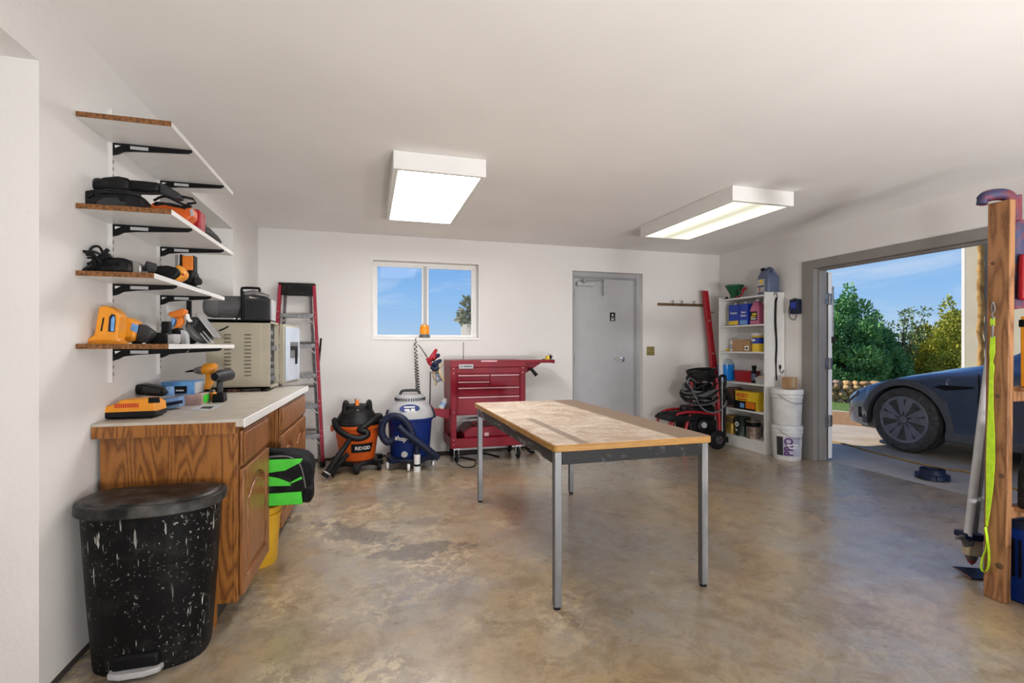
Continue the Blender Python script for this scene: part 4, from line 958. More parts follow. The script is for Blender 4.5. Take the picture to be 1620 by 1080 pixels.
# headlight, grille slot, side repeater, door seam, mirror
hl = []
for i in range(9):
    y = 4.70+.235*i/8; W_ = smo(WD, y); zb = smo(ZB, y); hl.append([(XC_-W_*1.0-.004, y, zb-.045), (XC_-W_*.995-.006, y, zb-.02), (XC_-W_*.955-.004, y, zb+.012), (XC_-W_*.95+.03, y, zb-.02)])
build(MB().loft(hl), 'headlight', 'lamp_glass', car)
build(MB().loft([[(2*XC_-x_, y_, z_) for x_, y_, z_ in r_] for r_ in hl]), 'headlight', 'lamp_glass', car)
gv = []
for i in range(5):
    y = 4.62+.035*i/4; W_ = smo(WD, y); gv.append([(XC_-W_-.004, y, .33), (XC_-W_-.006, y, .46), (XC_-W_+.03, y, .46), (XC_-W_+.03, y, .33)])
build(MB().loft(gv), 'bumper_vent', 'ink_black', car)
build(MB().bx(XC_-.55, XC_+.55, 4.86, 4.93, .245, .33), 'lower_grille', 'ink_black', car, .02)
sx0 = XC_-.965
build(MB().prism([(3.78, .775), (3.70, .80), (3.40, .80), (3.42, .785), (3.66, .745)], 'x', sx0-.008, sx0+.01), 'side_repeater', 'ink_black', car, .003)
sm = [(sx0-.0015, y, z) for y, z in ((3.36, .93), (3.355, .80), (3.36, .60), (3.33, .42), (3.27, .30))]
for s_ in (-1, 1): build(MB().tube([(XC_+s_*(XC_-x_), y_, z_) for x_, y_, z_ in spl(sm, 4)], .006, 5), 'door_seam', 'ink_black', car)
for s_ in (-1, 1): build(MB().ob((XC_+s_*1.04, 2.82, 1.04), (.17, .10, .12), (0, 0, s_*.2)), 'mirror', 'car_paint', car, .03, 3)
car.location.y += .13
build(MB().bx(XC_-.3, XC_+.3, .125, .14, .70, .80), 'tail_plate', 'paper_white', car)
# ================================================================== helpers for the small things
def outlz(px, Y, z0):
    o = outl(px, Y); dz = z0-min(q[1] for q in o); return [(q[0], q[1]+dz) for q in o]
def cen(px, Y, z0): o = outl(px, Y); return Vector((sum(q[0] for q in o)/len(o), Y, z0))
def slab(px, Y, th, name, mt, parent, z0=None, dz=None, bev=.006, seg=3):
    o = outlz(px, Y, z0) if z0 is not None else outl(px, Y)
    if dz: o = [(q[0], q[1]+dz) for q in o]
    return build(MB().prism(o, 'y', Y-th/2, Y+th/2), name, mt, parent, bev, seg)
def P(x, y, Y): return atY(x, y, Y)
def rope(pts, r, name, mt, parent, n_=6, seg=6): return build(MB().tube(spl(pts, seg), r, n_), name, mt, parent)

# ------------------------------------------------------------------ shelf two: sanders
Y = 2.43
t = thing('belt_sander', 'black belt sander lying flat on second shelf from top', 'power tool', P(180, 332, Y).to_3d()*1); t.location.z = S2; ORG[t.name] = Vector(t.location)
b0 = slab([(134, 331), (133, 316), (139, 306), (158, 303), (200, 303), (222, 307), (232, 317), (232, 328), (228, 331)], Y, .10, 'body', 'black_dusty', t, S2, bev=.012)
z_off = S2-P(180, 331, Y).z
slab([(150, 331), (156, 321), (165, 316), (186, 316), (192, 322), (205, 322), (207, 331)], Y-.052, .008, 'side_cover', 'dark_grey', t, S2+.004, bev=.002)
build(MB().cyl((P(222, 320, Y).x, Y-.07, S2+.03), (P(222, 320, Y).x, Y+.05, S2+.03), .026, n=18), 'front_roller', 'rubber', t)
slab([(137, 313), (149, 308), (150, 312), (139, 318)], Y-.05, .02, 'rear_grip', 'black_plastic', t, S2+.035, bev=.004)
pts = [P(152, 300, Y-.03), P(175, 297, Y-.05), P(205, 300, Y-.04), P(222, 305, Y-.05), P(205, 303, Y-.06), P(170, 301, Y-.06), P(150, 303, Y-.03), P(180, 299, Y), P(215, 302, Y+.02)]
rope([p+Vector((0, 0, z_off+.004)) for p in pts], .0045, 'cord', 'black_plastic', t)
t = thing('reciprocating_saw', 'long black power tool laid across the top of belt sander', 'power tool', P(215, 300, 2.47))
slab([(146, 297), (156, 283), (170, 279), (192, 277), (206, 280), (212, 285), (210, 299), (186, 300)], 2.47, .075, 'motor_body', 'black_dusty', t, dz=z_off, bev=.014)
slab([(206, 282), (232, 284), (256, 287), (256, 301), (236, 302), (206, 300)], 2.48, .062, 'grip', 'black_plastic', t, dz=z_off, bev=.012)
a_, c_ = P(158, 288, 2.47), P(137, 286, 2.45)
build(MB().tube([a_+Vector((.0, 0, z_off)), c_.lerp(a_, .5)+Vector((0, 0, z_off)), c_+Vector((0, 0, z_off))], [.03, .026, .034], 14), 'end_cap', 'dark_grey', t)
slab([(250, 286), (262, 288), (288, 304), (290, 312), (275, 313), (252, 301)], 2.49, .05, 'nose', 'dark_grey', t, dz=z_off, bev=.01)
build(MB().tube([P(286, 306, 2.49)+Vector((0,0,z_off)), P(305, 310, 2.49)+Vector((0,0,z_off)), P(310, 316, 2.49)+Vector((0,0,z_off)), P(296, 318, 2.49)+Vector((0,0,z_off))], .006, 6), 'trigger_guard', 'black_plastic', t)
pts = [P(244, 312, 2.5), P(262, 306, 2.46), P(288, 318, 2.46), P(302, 322, 2.5), P(282, 322, 2.47), P(252, 316, 2.45), P(246, 319, 2.48), P(268, 318, 2.5), P(294, 325, 2.5)]
rope([p+Vector((0, 0, z_off)) for p in pts], .0055, 'cord', 'black_plastic', t)
Y = 2.56; t = thing('orange_sander', 'orange curved detail sander at the front of second shelf', 'power tool', cen([(238, 332), (309, 340)], Y, S2))
slab([(239, 338), (238, 330), (246, 323), (262, 321), (276, 326), (290, 330), (304, 327), (309, 332), (309, 345), (300, 352), (284, 348), (262, 341)], Y, .075, 'body', 'deep_orange', t, S2+.002, bev=.016, seg=4)
slab([(250, 331), (258, 331), (258, 333), (250, 333)], Y-.038, .003, 'vent_slot', 'ink_black', t, dz=.0, bev=0)
slab([(300, 331), (305, 330), (307, 341), (302, 342)], Y-.0385, .004, 'end_ring', 'light_grey', t, bev=.001)
Y = 2.74; t = thing('red_tool_case', 'small red tool case behind orange sander', 'tool case', cen([(300, 340), (323, 340)], Y, S2))
slab([(299, 352), (301, 332), (308, 323), (319, 325), (322, 331), (321, 358)], Y, .08, 'shell', 'red', t, S2, bev=.008)
build(MB().tube([(P(303, 330, Y).x, Y-.02, S2+.075), (P(303, 330, Y).x, Y-.03, S2+.1), (P(316, 330, Y).x, Y-.03, S2+.1), (P(316, 330, Y).x, Y-.02, S2+.075)], .005, 6), 'handle', 'black_plastic', t)
Y = 2.78; t = thing('angle_grinder', 'yellow and black grinder at far end of second shelf', 'power tool', (L+.25, Y, S2))
gx = L+.262
build(MB().tube([(gx, 2.70, S2+.035), (gx, 2.76, S2+.037), (gx, 2.79, S2+.036)], [.028, .033, .03], 16), 'motor_body', 'yellow_orange', t)
build(MB().tube([(gx, 2.79, S2+.036), (gx, 2.81, S2+.04), (gx, 2.83, S2+.04), (gx, 2.86, S2+.036)], [.035, .046, .046, .034], 18), 'guard_ring', 'black_plastic', t)
build(MB().tube([(gx+.003, 2.86, S2+.034), (gx+.008, 2.93, S2+.036), (gx+.014, 3.06, S2+.03), (gx+.018, 3.12, S2+.026)], [.032, .034, .028, .02], 14), 'handle_body', 'black_dusty', t)
build(MB().tube([(gx+.018, 3.12, S2+.026), (gx+.02, 3.15, S2+.02)], .008, 8), 'cord_stub', 'ink_black', t)

# ------------------------------------------------------------------ shelf three
Y = 2.43; t = thing('corded_saw', 'black corded saw with coiled cable hanging off third shelf end', 'power tool', cen([(140, 430), (230, 430)], Y, S3)); z3 = S3-P(180, 429, Y).z
slab([(146, 429), (148, 412), (156, 405), (195, 405), (208, 407), (215, 414), (216, 429)], Y, .085, 'motor_body', 'black_dusty', t, S3+.002, bev=.014)
mb = MB()
for i in range(9): q = P(158+i*3.6, 412, Y-.044)+Vector((0, 0, z3)); mb.ob(q, (.0035, .004, .013), (0, .15, 0))
build(mb, 'vent_slots', 'ink_black', t)
slab([(215, 429), (214, 408), (222, 409), (229, 416), (229, 429)], Y, .07, 'gear_collar', 'steel', t, S3+.002, bev=.006)
slab([(134, 429), (138, 414), (148, 410), (150, 429)], Y, .06, 'rear_cap', 'dark_grey', t, S3+.002, bev=.01)
build(MB().cyl((P(231, 415, Y).x, Y, S3+.043), (P(243, 417, Y).x, Y+.02, S3+.04), .022, .018, 12), 'chuck', 'dark_grey', t)
c0 = P(128, 412, Y-.05)+Vector((0, 0, z3)); pts = []
for i in range(30):
    a_ = i*.92; rr_ = .034+.008*sin(i*1.7); pts.append(c0+Vector((rr_*1.25*cos(a_)+.004*i/3, .02*sin(i*.8), rr_*sin(a_)*.85+.001*i)))
pts += [P(150, 400, Y-.05)+Vector((0,0,z3)), P(142, 392, Y-.05)+Vector((0,0,z3)), P(147, 384, Y-.05)+Vector((0,0,z3)), P(157, 384, Y-.05)+Vector((0,0,z3)), P(163, 394, Y-.05)+Vector((0,0,z3))]
rope(pts, .0052, 'power_cord', 'black_plastic', t, seg=4)
build(MB().tube([P(150, 407, Y-.05)+Vector((0,0,z3)), P(171, 388, Y-.06)+Vector((0,0,z3))], .008, 8).tube([P(155, 410, Y-.05)+Vector((0,0,z3)), P(168, 393, Y-.06)+Vector((0,0,z3))], .006, 8), 'plug_ends', 'black_plastic', t)
build(MB().ob(P(166, 400, Y-.05)+Vector((0,0,z3)), (.04, .03, .02), (0, -.4, 0)), 'plug', 'ink_black', t, .004)
Y = 2.62; t = thing('cordless_jigsaw', 'orange-nosed black cordless tool lying right of corded saw', 'power tool', cen([(230, 435), (295, 445)], Y, S3)); z3b = S3+.004-P(260, 441, Y).z
slab([(229, 432), (228, 420), (240, 416), (268, 415), (284, 419), (289, 428), (280, 437), (262, 438), (240, 438)], Y, .06, 'grip', 'black_plastic', t, S3+.004, bev=.012)
slab([(268, 442), (276, 430), (284, 420), (291, 424), (297, 435), (294, 442), (284, 447)], Y+.02, .066, 'housing', 'yellow_orange', t, S3+.004, bev=.012)
slab([(272, 428), (280, 420), (285, 424), (276, 433)], Y-.018, .008, 'side_plate', 'grey_plastic', t, dz=z3b, bev=.002)
build(MB().sph((P(291, 436, Y).x, Y-.014, S3+.035), .006, 8), 'button', 'red', t)
build(MB().cyl((P(246, 437, Y).x, Y-.04, S3+.008), (P(262, 437, Y).x, Y-.04, S3+.008), .008, n=8), 'blade_shoe', 'steel', t)
Y = 2.90; t = thing('drill_press_tool', 'upright orange and silver cordless tool at far end of third shelf', 'power tool', cen([(280, 445), (310, 445)], Y, S3))
x0, x1 = P(290, 0, Y).x, P(308, 0, Y).x
build(MB().bx(x0, x1, Y-.025, Y+.03, S3+.08, S3+.165), 'battery_column', 'orange', t, .006)
build(MB().bx(x0-.006, x0+.002, Y-.03, Y+.03, S3+.07, S3+.17).bx(x1-.004, x1+.004, Y-.02, Y+.03, S3+.07, S3+.168), 'side_rail', 'black_plastic', t, .002)
build(MB().cyl((P(283, 0, Y).x, Y, S3+.075), (P(283, 0, Y).x, Y, S3+.17), .016, n=14), 'silver_column', 'steel', t)
build(MB().lathe([(0, -.03), (.04, -.03), (.046, -.01), (.046, .015), (.03, .03), (0, .03)], 20, (P(303, 0, Y).x, Y-.01, S3+.05), 'x'), 'fan_housing', 'black_plastic', t)
build(MB().lathe([(0, -.03), (.035, -.03), (.04, .0), (.03, .03), (0, .03)], 16, (P(294, 0, Y).x, Y+.03, S3+.042), 'x'), 'orange_hub', 'orange', t)
build(MB().cyl((P(305, 0, Y).x, Y-.02, S3+.03), (P(319, 0, Y).x, Y-.05, S3+.035), .017, .021, 14), 'dust_port', 'ink_black', t)
build(MB().bx(P(284, 0, Y).x, P(312, 0, Y).x, Y-.05, Y+.06, S3, S3+.014), 'base_plate', 'black_metal', t, .003)

# ------------------------------------------------------------------ shelf four (lowest)
Y = 2.44; t = thing('work_torch', 'orange work light standing on its flared base, lowest shelf', 'torch', cen([(145, 545), (197, 545)], Y, S4))
slab([(143, 545), (145, 540), (156, 533), (163, 491), (167, 488), (176, 488), (188, 494), (196, 503), (192, 540), (197, 545)], Y, .075, 'body', 'yellow_orange', t, S4+.006, bev=.012, seg=3)
build(MB().lathe([(.0, 0), (.072, 0), (.075, .006), (.06, .016), (.03, .022), (0, .022)], 24, (P(169, 0, Y).x, Y, S4), sy=.75), 'flared_base', 'yellow_orange', t)
slab([(171, 525), (173, 502), (177, 497), (182, 499), (183, 507), (181, 526)], Y-.039, .004, 'lens', 'navy', t, dz=.002, bev=.001)
slab([(175, 524), (176, 506), (179, 500), (182, 503), (180, 525)], Y-.0415, .004, 'lens_film', 'light_blue', t, dz=.002, bev=.001)
slab([(159, 524), (163, 503), (165, 503), (161, 525)], Y-.039, .003, 'grip_strip', 'black_plastic', t, dz=.002, bev=0)
Y = 2.55; t = thing('cordless_driver', 'orange cordless driver with grey nose beside orange work light', 'power tool', cen([(195, 545), (245, 545)], Y, S4))
slab([(192, 540), (194, 522), (199, 507), (207, 504), (219, 511), (223, 518), (219, 541), (207, 545)], Y, .075, 'body', 'yellow_orange', t, S4+.004, bev=.016, seg=3)
slab([(219, 540), (221, 514), (228, 513), (238, 520), (246, 526), (243, 533), (232, 543)], Y, .06, 'nose', 'dark_grey', t, S4+.004, bev=.012)
slab([(206, 523), (209, 512), (219, 516), (217, 528)], Y-.038, .004, 'label_plate', 'light_blue', t, dz=.004, bev=.001)
slab([(212, 542), (222, 541), (222, 546), (212, 546)], Y, .05, 'foot', 'black_plastic', t, S4, bev=.004)
Y = 2.62; t = thing('battery_charger', 'low black battery charger with cell standing on it, lowest shelf', 'charger', cen([(240, 545), (275, 545)], Y, S4))
slab([(236, 545), (236, 531), (244, 527), (268, 527), (271, 531), (271, 545)], Y, .09, 'case', 'black_plastic', t, S4, bev=.006)
slab([(268, 545), (268, 531), (282, 529), (281, 543), (277, 545)], Y, .08, 'silver_end', 'light_grey', t, S4, bev=.004)
slab([(257, 530), (257, 508), (270, 508), (270, 530)], Y+.01, .035, 'battery_cell', 'ink_black', t, S4+.04, bev=.004)
Y = 2.80; t = thing('heat_gun', 'orange and white pistol-grip gun standing on black battery', 'power tool', cen([(275, 545), (300, 545)], Y, S4))
slab([(269, 499), (268, 495), (292, 488), (296, 491), (295, 498), (288, 502), (276, 503)], Y, .05, 'barrel', 'orange', t, dz=.0, bev=.01)
slab([(281, 503), (290, 500), (292, 510), (284, 520), (276, 520), (280, 512)], Y, .036, 'grip', 'orange', t, bev=.008)
slab([(294, 498), (298, 496), (300, 504), (304, 508), (300, 510), (296, 505)], Y, .03, 'trigger_loop', 'white_plastic', t, bev=.003)
slab([(271, 518), (272, 504), (277, 503), (279, 508), (276, 514)], Y, .032, 'blue_panel', 'light_blue', t, bev=.006)
slab([(271, 545), (271, 522), (287, 519), (289, 545)], Y, .06, 'battery', 'black_plastic', t, S4, bev=.006)
slab([(289, 545), (288, 522), (293, 524), (297, 530), (298, 545)], Y, .05, 'silver_side', 'light_grey', t, S4, bev=.003)
Y = 2.98; t = thing('circular_saw', 'grey circular saw tilted on edge at end of lowest shelf', 'power tool', cen([(300, 545), (340, 545)], Y, S4))
cx_, cz_ = P(318, 525, Y).x, S4+.075
ax = Vector((.72, -.45, .5)).normalized(); q1 = ax.orthogonal().normalized(); q2 = ax.cross(q1); cc = Vector((cx_, Y, cz_))
def disc(c, r_, h0, h1, n_=28): return [[c+ax*h+(q1*cos(2*pi*i/n_)+q2*sin(2*pi*i/n_))*r_ for i in range(n_)] for h in (h0, h1)]
build(MB().loft(disc(cc, .074, -.02, .012)), 'blade_guard', 'grey_plastic', t, .006)
build(MB().loft(disc(cc+ax*.004, .06, .012, .016)), 'blade', 'steel', t)
build(MB().loft(disc(cc-ax*.05, .036, -.045, .05, 18)), 'motor', 'dark_grey', t, .006)
slab([(294, 520), (298, 508), (308, 500), (318, 505), (312, 516), (303, 524)], Y-.03, .045, 'handle', 'dark_grey', t, bev=.01)
pA, pB = P(316, 497, Y-.02), P(344, 534, Y-.03); dv = (pB-pA)
build(MB().ob((pA+pB)/2, (dv.length, .13, .005), (0, math.atan2(-dv.z, dv.x), 0)), 'base_shoe', 'steel', t, .001)
pA, pB = P(322, 525, Y-.05), P(338, 544, Y-.05); dv = pB-pA
build(MB().ob((pA+pB)/2+Vector((0, 0, .004)), (dv.length, .02, .006), (0, math.atan2(-dv.z, dv.x), 0)).ob((pA+pB)/2+Vector((-.015, -.01, -.0)), (dv.length*.8, .016, .006), (0, math.atan2(-dv.z, dv.x), 0)), 'rip_guide', 'light_grey', t, .001)
Y = 3.16; t = thing('paper_box', 'crumpled white paper sleeve behind the tools on lowest shelf', 'paper', cen([(262, 545), (285, 545)], Y, S4))
build(MB().ob((L+.075, Y, S4+.11), (.12, .02, .215), (.1, .05, .2)), 'sleeve', 'paper_white', t, .003)
build(MB().bx(L+.13, L+.15, Y-.05, Y-.03, S4, S4+.24), 'black_rod', 'ink_black', t)

# ------------------------------------------------------------------ on the worktop
WZ = .902
Y = 2.60; t = thing('battery_dock', 'orange battery charger on black base at near end of worktop', 'charger', cen([(175, 655), (256, 655)], Y, WZ))
slab([(174, 657), (174, 648), (256, 645), (256, 653), (248, 657)], Y, .13, 'base', 'black_plastic', t, WZ, bev=.005)
slab([(175, 649), (177, 637), (197, 631), (199, 627), (242, 625), (254, 631), (256, 646), (238, 649)], Y, .125, 'shell', 'yellow_orange', t, WZ+.017, bev=.009)
mb = MB(); zb0 = WZ+.055
for i in range(12): mb.bx(P(181+i*3.3, 0, Y-.066).x, P(182.4+i*3.3, 0, Y-.066).x, Y-.0665, Y-.0615, WZ+.05, WZ+.068)
build(mb, 'grille_slots', 'ink_red', t)
slab([(235, 642), (235, 633), (252, 632), (253, 641)], Y-.064, .004, 'clip_plate', 'ink_black', t, dz=.012, bev=0)
Y = 2.86; t = thing('battery_pack', 'dark slide battery resting on the blue battery box', 'battery', cen([(219, 640), (270, 640)], Y, WZ))
slab([(219, 617), (220, 609), (229, 608), (262, 614), (268, 622), (262, 627), (222, 625)], Y, .085, 'pack', 'black_dusty', t, dz=.004, bev=.008)
slab([(224, 621), (226, 612), (255, 616), (252, 624)], Y-.043, .004, 'label_plate', 'dark_grey', t, dz=.004, bev=.001)
Y = 2.88; t = thing('battery_box', 'small blue battery box beside orange charger', 'battery', cen([(257, 648), (290, 646)], Y, WZ))
slab([(240, 648), (240, 629), (258, 632), (288, 627), (289, 643), (262, 648)], Y, .075, 'box', 'steel_blue', t, WZ, bev=.004)
slab([(264, 630), (264, 615), (273, 615), (274, 629)], Y, .05, 'terminal_block', 'steel_blue', t, WZ+.066, bev=.003)
slab([(258, 644), (258, 638), (289, 633), (289, 638)], Y-.039, .003, 'stripe', 'navy', t, WZ+.016, bev=0)
Y = 3.10; t = thing('pink_carton', 'pale pink carton under the blue carton on worktop', 'carton', cen([(287, 634), (335, 634)], Y, WZ))
x0, x1 = P(284, 0, Y).x, P(326, 0, Y).x; mat('pale_pink', (.55, .36, .33), .6, var=.15, scale=20)
build(MB().bx(x0, x1, Y-.07, Y+.07, WZ, WZ+.06), 'carton_body', 'pale_pink', t, .002)
build(MB().bx(x1, x1+.002, Y-.05, Y+.05, WZ+.008, WZ+.052), 'end_label', 'lime', t)
t = thing('blue_carton', 'glossy blue carton with dark print stacked on pink carton', 'carton', cen([(260, 615), (327, 615)], Y, WZ+.06))
x0, x1 = P(264, 0, Y).x, P(316, 0, Y).x
mat('carton_blue', (.05, .16, .42), .35, col2=(.12, .32, .62), scale=14)
build(MB().bx(x0, x1, Y-.085, Y+.07, WZ+.06, WZ+.128), 'carton_body', 'carton_blue', t, .002)
build(MB().bx(x0+.045, x1-.035, Y-.0862, Y-.085, WZ+.066, WZ+.105), 'print_panel', 'ink_black', t)
build(MB().bx(x0+.07, x1-.05, Y-.0868, Y-.0862, WZ+.078, WZ+.086), 'print_line', 'label_grey', t)
build(MB().bx(x1-.03, x1+.003, Y-.084, Y+.06, WZ+.064, WZ+.122), 'end_flap', 'light_grey', t)
Y = 3.28; t = thing('yellow_drill', 'yellow cordless drill with long bit standing on worktop', 'drill', cen([(325, 620), (340, 620)], Y, WZ)); zd = WZ-P(335, 622, Y).z
zz = lambda x_, y_, Y_=Y: P(x_, y_, Y_)+Vector((0, 0, zd))
build(MB().tube([zz(318, 575), zz(326, 573), zz(338, 572), zz(342, 573)], [.020, .034, .034, .026], 18), 'motor_body', 'yellow_orange', t)
build(MB().tube([zz(307, 575), zz(311, 575), zz(318, 574.5), zz(320, 574.5)], [.012, .019, .024, .026], 16), 'chuck', 'dull_steel', t)
build(MB().tube([zz(293, 577), zz(300, 576), zz(307, 575)], [.003, .006, .007], 8), 'drill_bit', 'black_metal', t)
slab([(326, 580), (337, 579), (338, 592), (331, 606), (322, 607), (326, 592)], Y, .045, 'grip', 'yellow_orange', t, dz=zd, bev=.01)
slab([(318, 622), (318, 606), (334, 604), (336, 622)], Y, .075, 'battery', 'black_plastic', t, WZ, bev=.006)
slab([(332, 622), (332, 610), (340, 609), (340, 622)], Y, .06, 'battery_clip', 'yellow_orange', t, WZ, bev=.004)
Y = 3.17; t = thing('grey_impact_driver', 'small dark grey impact driver facing viewer on the worktop', 'drill', cen([(340, 622), (356, 622)], Y, WZ)); zd = WZ-P(348, 626, Y).z
c0 = P(342, 586, Y)+Vector((0, -.03, zd)); c1 = P(353, 584, Y)+Vector((.012, .09, zd))
build(MB().tube([c0, c0.lerp(c1, .2), c0.lerp(c1, .35), c1], [.024, .031, .036, .034], 18), 'motor_body', 'dark_grey', t)
build(MB().tube([c0+Vector((0, -.012, 0)), c0, c0.lerp(c1, .04)], [.012, .018, .022], 16), 'collet', 'ink_black', t)
slab([(343, 594), (352, 593), (352, 612), (344, 613)], Y, .04, 'grip', 'dark_grey', t, dz=zd, bev=.01)
slab([(338, 626), (339, 613), (356, 611), (357, 625)], Y, .08, 'battery', 'black_plastic', t, WZ, bev=.006)
t = thing('printed_sheet', 'grey-blue printed sheet lying flat on worktop', 'paper', atZ(328, 645, WZ))
q = [atZ(300, 648, WZ), atZ(326, 651, WZ), atZ(352, 641, WZ), atZ(318, 640, WZ)]
mat('print_blue', (.36, .40, .46), .5, col2=(.58, .57, .55), scale=18)
build(MB().loft([[p+Vector((0, 0, .0002)) for p in q], [p+Vector((0, 0, .001)) for p in q]]), 'sheet', 'print_blue', t)
build(MB().prism([(atZ(316, 646, WZ).x, atZ(316, 646, WZ).y), (atZ(333, 647, WZ).x, atZ(333, 647, WZ).y), (atZ(338, 643, WZ).x, atZ(338, 643, WZ).y), (atZ(322, 643, WZ).x, atZ(322, 643, WZ).y)], 'z', WZ+.001, WZ+.0014), 'print_block', 'dark_grey', t)
t = thing('screw_tin', 'little dark tin lying beside the beige metal box', 'tin', atZ(368, 618, WZ)); q = atZ(370, 620, WZ)
build(MB().cyl((q.x, q.y-.02, WZ+.012), (q.x+.03, q.y+.02, WZ+.012), .012, n=12).ob((q.x-.03, q.y+.01, WZ+.012), (.03, .03, .024), (0, 0, .4)), 'tin_body', 'rust_brown', t, .002)

# beige vented metal box with its door swung open
BX0, BX1, BY0, BY1, BZ0, BZ1 = -1.05, -.655, 3.80, 4.15, WZ+.022, 1.392
t = thing('metal_cabinet', 'beige louvred metal box with pale door ajar, on worktop', 'metal box', ((BX0+BX1)/2, (BY0+BY1)/2, WZ))
build(MB().bx(BX0, BX1, BY0, BY0+.012, BZ0, BZ1).bx(BX0, BX1, BY1-.012, BY1, BZ0, BZ1).bx(BX0, BX0+.012, BY0, BY1, BZ0, BZ1).bx(BX0, BX1, BY0, BY1, BZ1-.012, BZ1).bx(BX0, BX1, BY0, BY1, BZ0, BZ0+.012), 'shell', 'beige_metal', t)
build(MB().bx(BX0, BX1-.055, BY0-.005, BY0, BZ0+.02, BZ1-.02), 'side_cover', 'beige_metal', t, .003)
for cx_ in (BX0+.13, BX0+.255):
    mb = MB()
    for i in range(12): mb.ob((cx_, BY0-.0065, BZ1-.095-i*.0255), (.042, .006, .005), (.4, 0, 0))
    build(mb, 'louvres', 'beige_dark', t)
build(MB().bx(BX1-.04, BX1-.03, BY0+.012, BY1-.012, BZ0+.012, BZ1-.012), 'inner_face', 'dark_grey', t)
mb = MB()
for i in range(7): mb.ob((BX1-.02, BY0+.06+random.random()*.2, BZ0+.06+i*.055), (.03, .04+random.random()*.05, .02+random.random()*.02))
build(mb, 'inner_fittings', 'dull_steel', t, .003)
for x_ in (BX0+.06, BX1-.05):
    for y_ in (BY0+.05, BY1-.05): build(MB().cyl((x_, y_, WZ), (x_, y_, BZ0), .018, n=12), 'foot', 'black_plastic', t)
hx, hy = BX1+.002, BY1; ang = radians(80); dl = .345
d0 = Vector((cos(ang), sin(ang), 0)); nrm = Vector((sin(ang), -cos(ang), 0))
def dbox(a, b2, n0, n1, z0, z1): return MB().add([Vector((hx, hy, z))+d0*s_+nrm*q for z in (z0, z1) for s_, q in ((a, n0), (b2, n0), (b2, n1), (a, n1))], [(0,3,2,1),(4,5,6,7),(0,1,5,4),(1,2,6,5),(2,3,7,6),(3,0,4,7)])
dd = build(dbox(0, dl, 0, .035, BZ0, BZ1-.005), 'door', 'beige_metal', t, .004)
mat('door_liner', (.50, .55, .64), .35, var=.15, scale=7)
build(dbox(.015, dl-.01, .035, .05, BZ0+.02, BZ1-.025), 'door_liner', 'door_liner', dd, .006)
build(dbox(.10, dl-.06, .05, .053, BZ0+.20, BZ1-.14), 'liner_recess', 'grey_plastic', dd)
mh = dbox(.10, .24, .053, .062, BZ0+.265, BZ0+.295); h2 = dbox(.21, .24, .053, .062, BZ0+.15, BZ0+.27); mh.add(h2.v, h2.f); build(mh, 'door_handle', 'ink_black', dd, .002)
# grey air motor on top of the metal box
t = thing('air_compressor', 'grey ribbed electric motor unit on top of the metal box', 'motor', (-.86, 3.97, BZ1))
my, mz = 3.95, BZ1+.105
build(MB().lathe([(.0, 0), (.05, 0), (.072, .02), (.078, .06), (.078, .10), (.07, .10), (.07, .26)], 28, (-1.10, my, mz), 'x'), 'motor_shell', 'grey_plastic', t)
mb = MB()
for i in range(22):
    a_ = 2*pi*i/22; mb.ob((-.92, my+.073*cos(a_), mz+.073*sin(a_)), (.15, .012, .006), (a_, 0, 0))
build(mb, 'cooling_ribs', 'grey_plastic', t)
build(MB().bx(-.855, -.835, my-.09, my+.09, BZ1, mz+.11), 'end_bracket', 'black_metal', t, .004)
mb = MB().bx(-.835, -.67, my-.075, my+.075, BZ1+.012, mz+.06)
for i in range(12): mb.bx(-.825, -.685, my-.082, my-.075, BZ1+.02+i*.0115, BZ1+.026+i*.0115)
build(mb, 'finned_head', 'dark_grey', t, .002)
build(MB().bx(-.67, -.655, my-.07, my+.07, BZ1+.01, mz+.055), 'end_plate', 'light_grey', t, .004)
build(MB().bx(-1.09, -.66, my-.08, my+.08, BZ1, BZ1+.014), 'base_plate', 'black_metal', t, .003)
build(MB().tube(spl([(-.86, my-.03, mz+.08), (-.86, my-.03, mz+.125), (-.845, my-.03, mz+.135), (-.76, my-.03, mz+.135), (-.745, my-.03, mz+.125), (-.745, my-.03, mz+.06)], 4), .009, 8), 'carry_handle', 'ink_black', t)
build(MB().tube([(-.835, my-.05, mz+.09), (-.78, my-.05, mz+.10), (-.68, my-.05, mz+.075)], [.018, .022, .014], 10), 'air_fitting', 'dull_steel', t)
build(MB().tube([(-.80, my-.04, mz+.085), (-.70, my-.03, mz+.07)], [.012, .016], 10), 'air_valve', 'dull_steel', t)
rope([(-.835, my-.085, mz+.08), (-.845, my-.10, mz+.0), (-.88, my-.12, BZ1+.0), (-.93, my-.162, BZ1-.05), (-.97, my-.163, BZ1-.07)], .005, 'power_cord', 'ink_black', t)

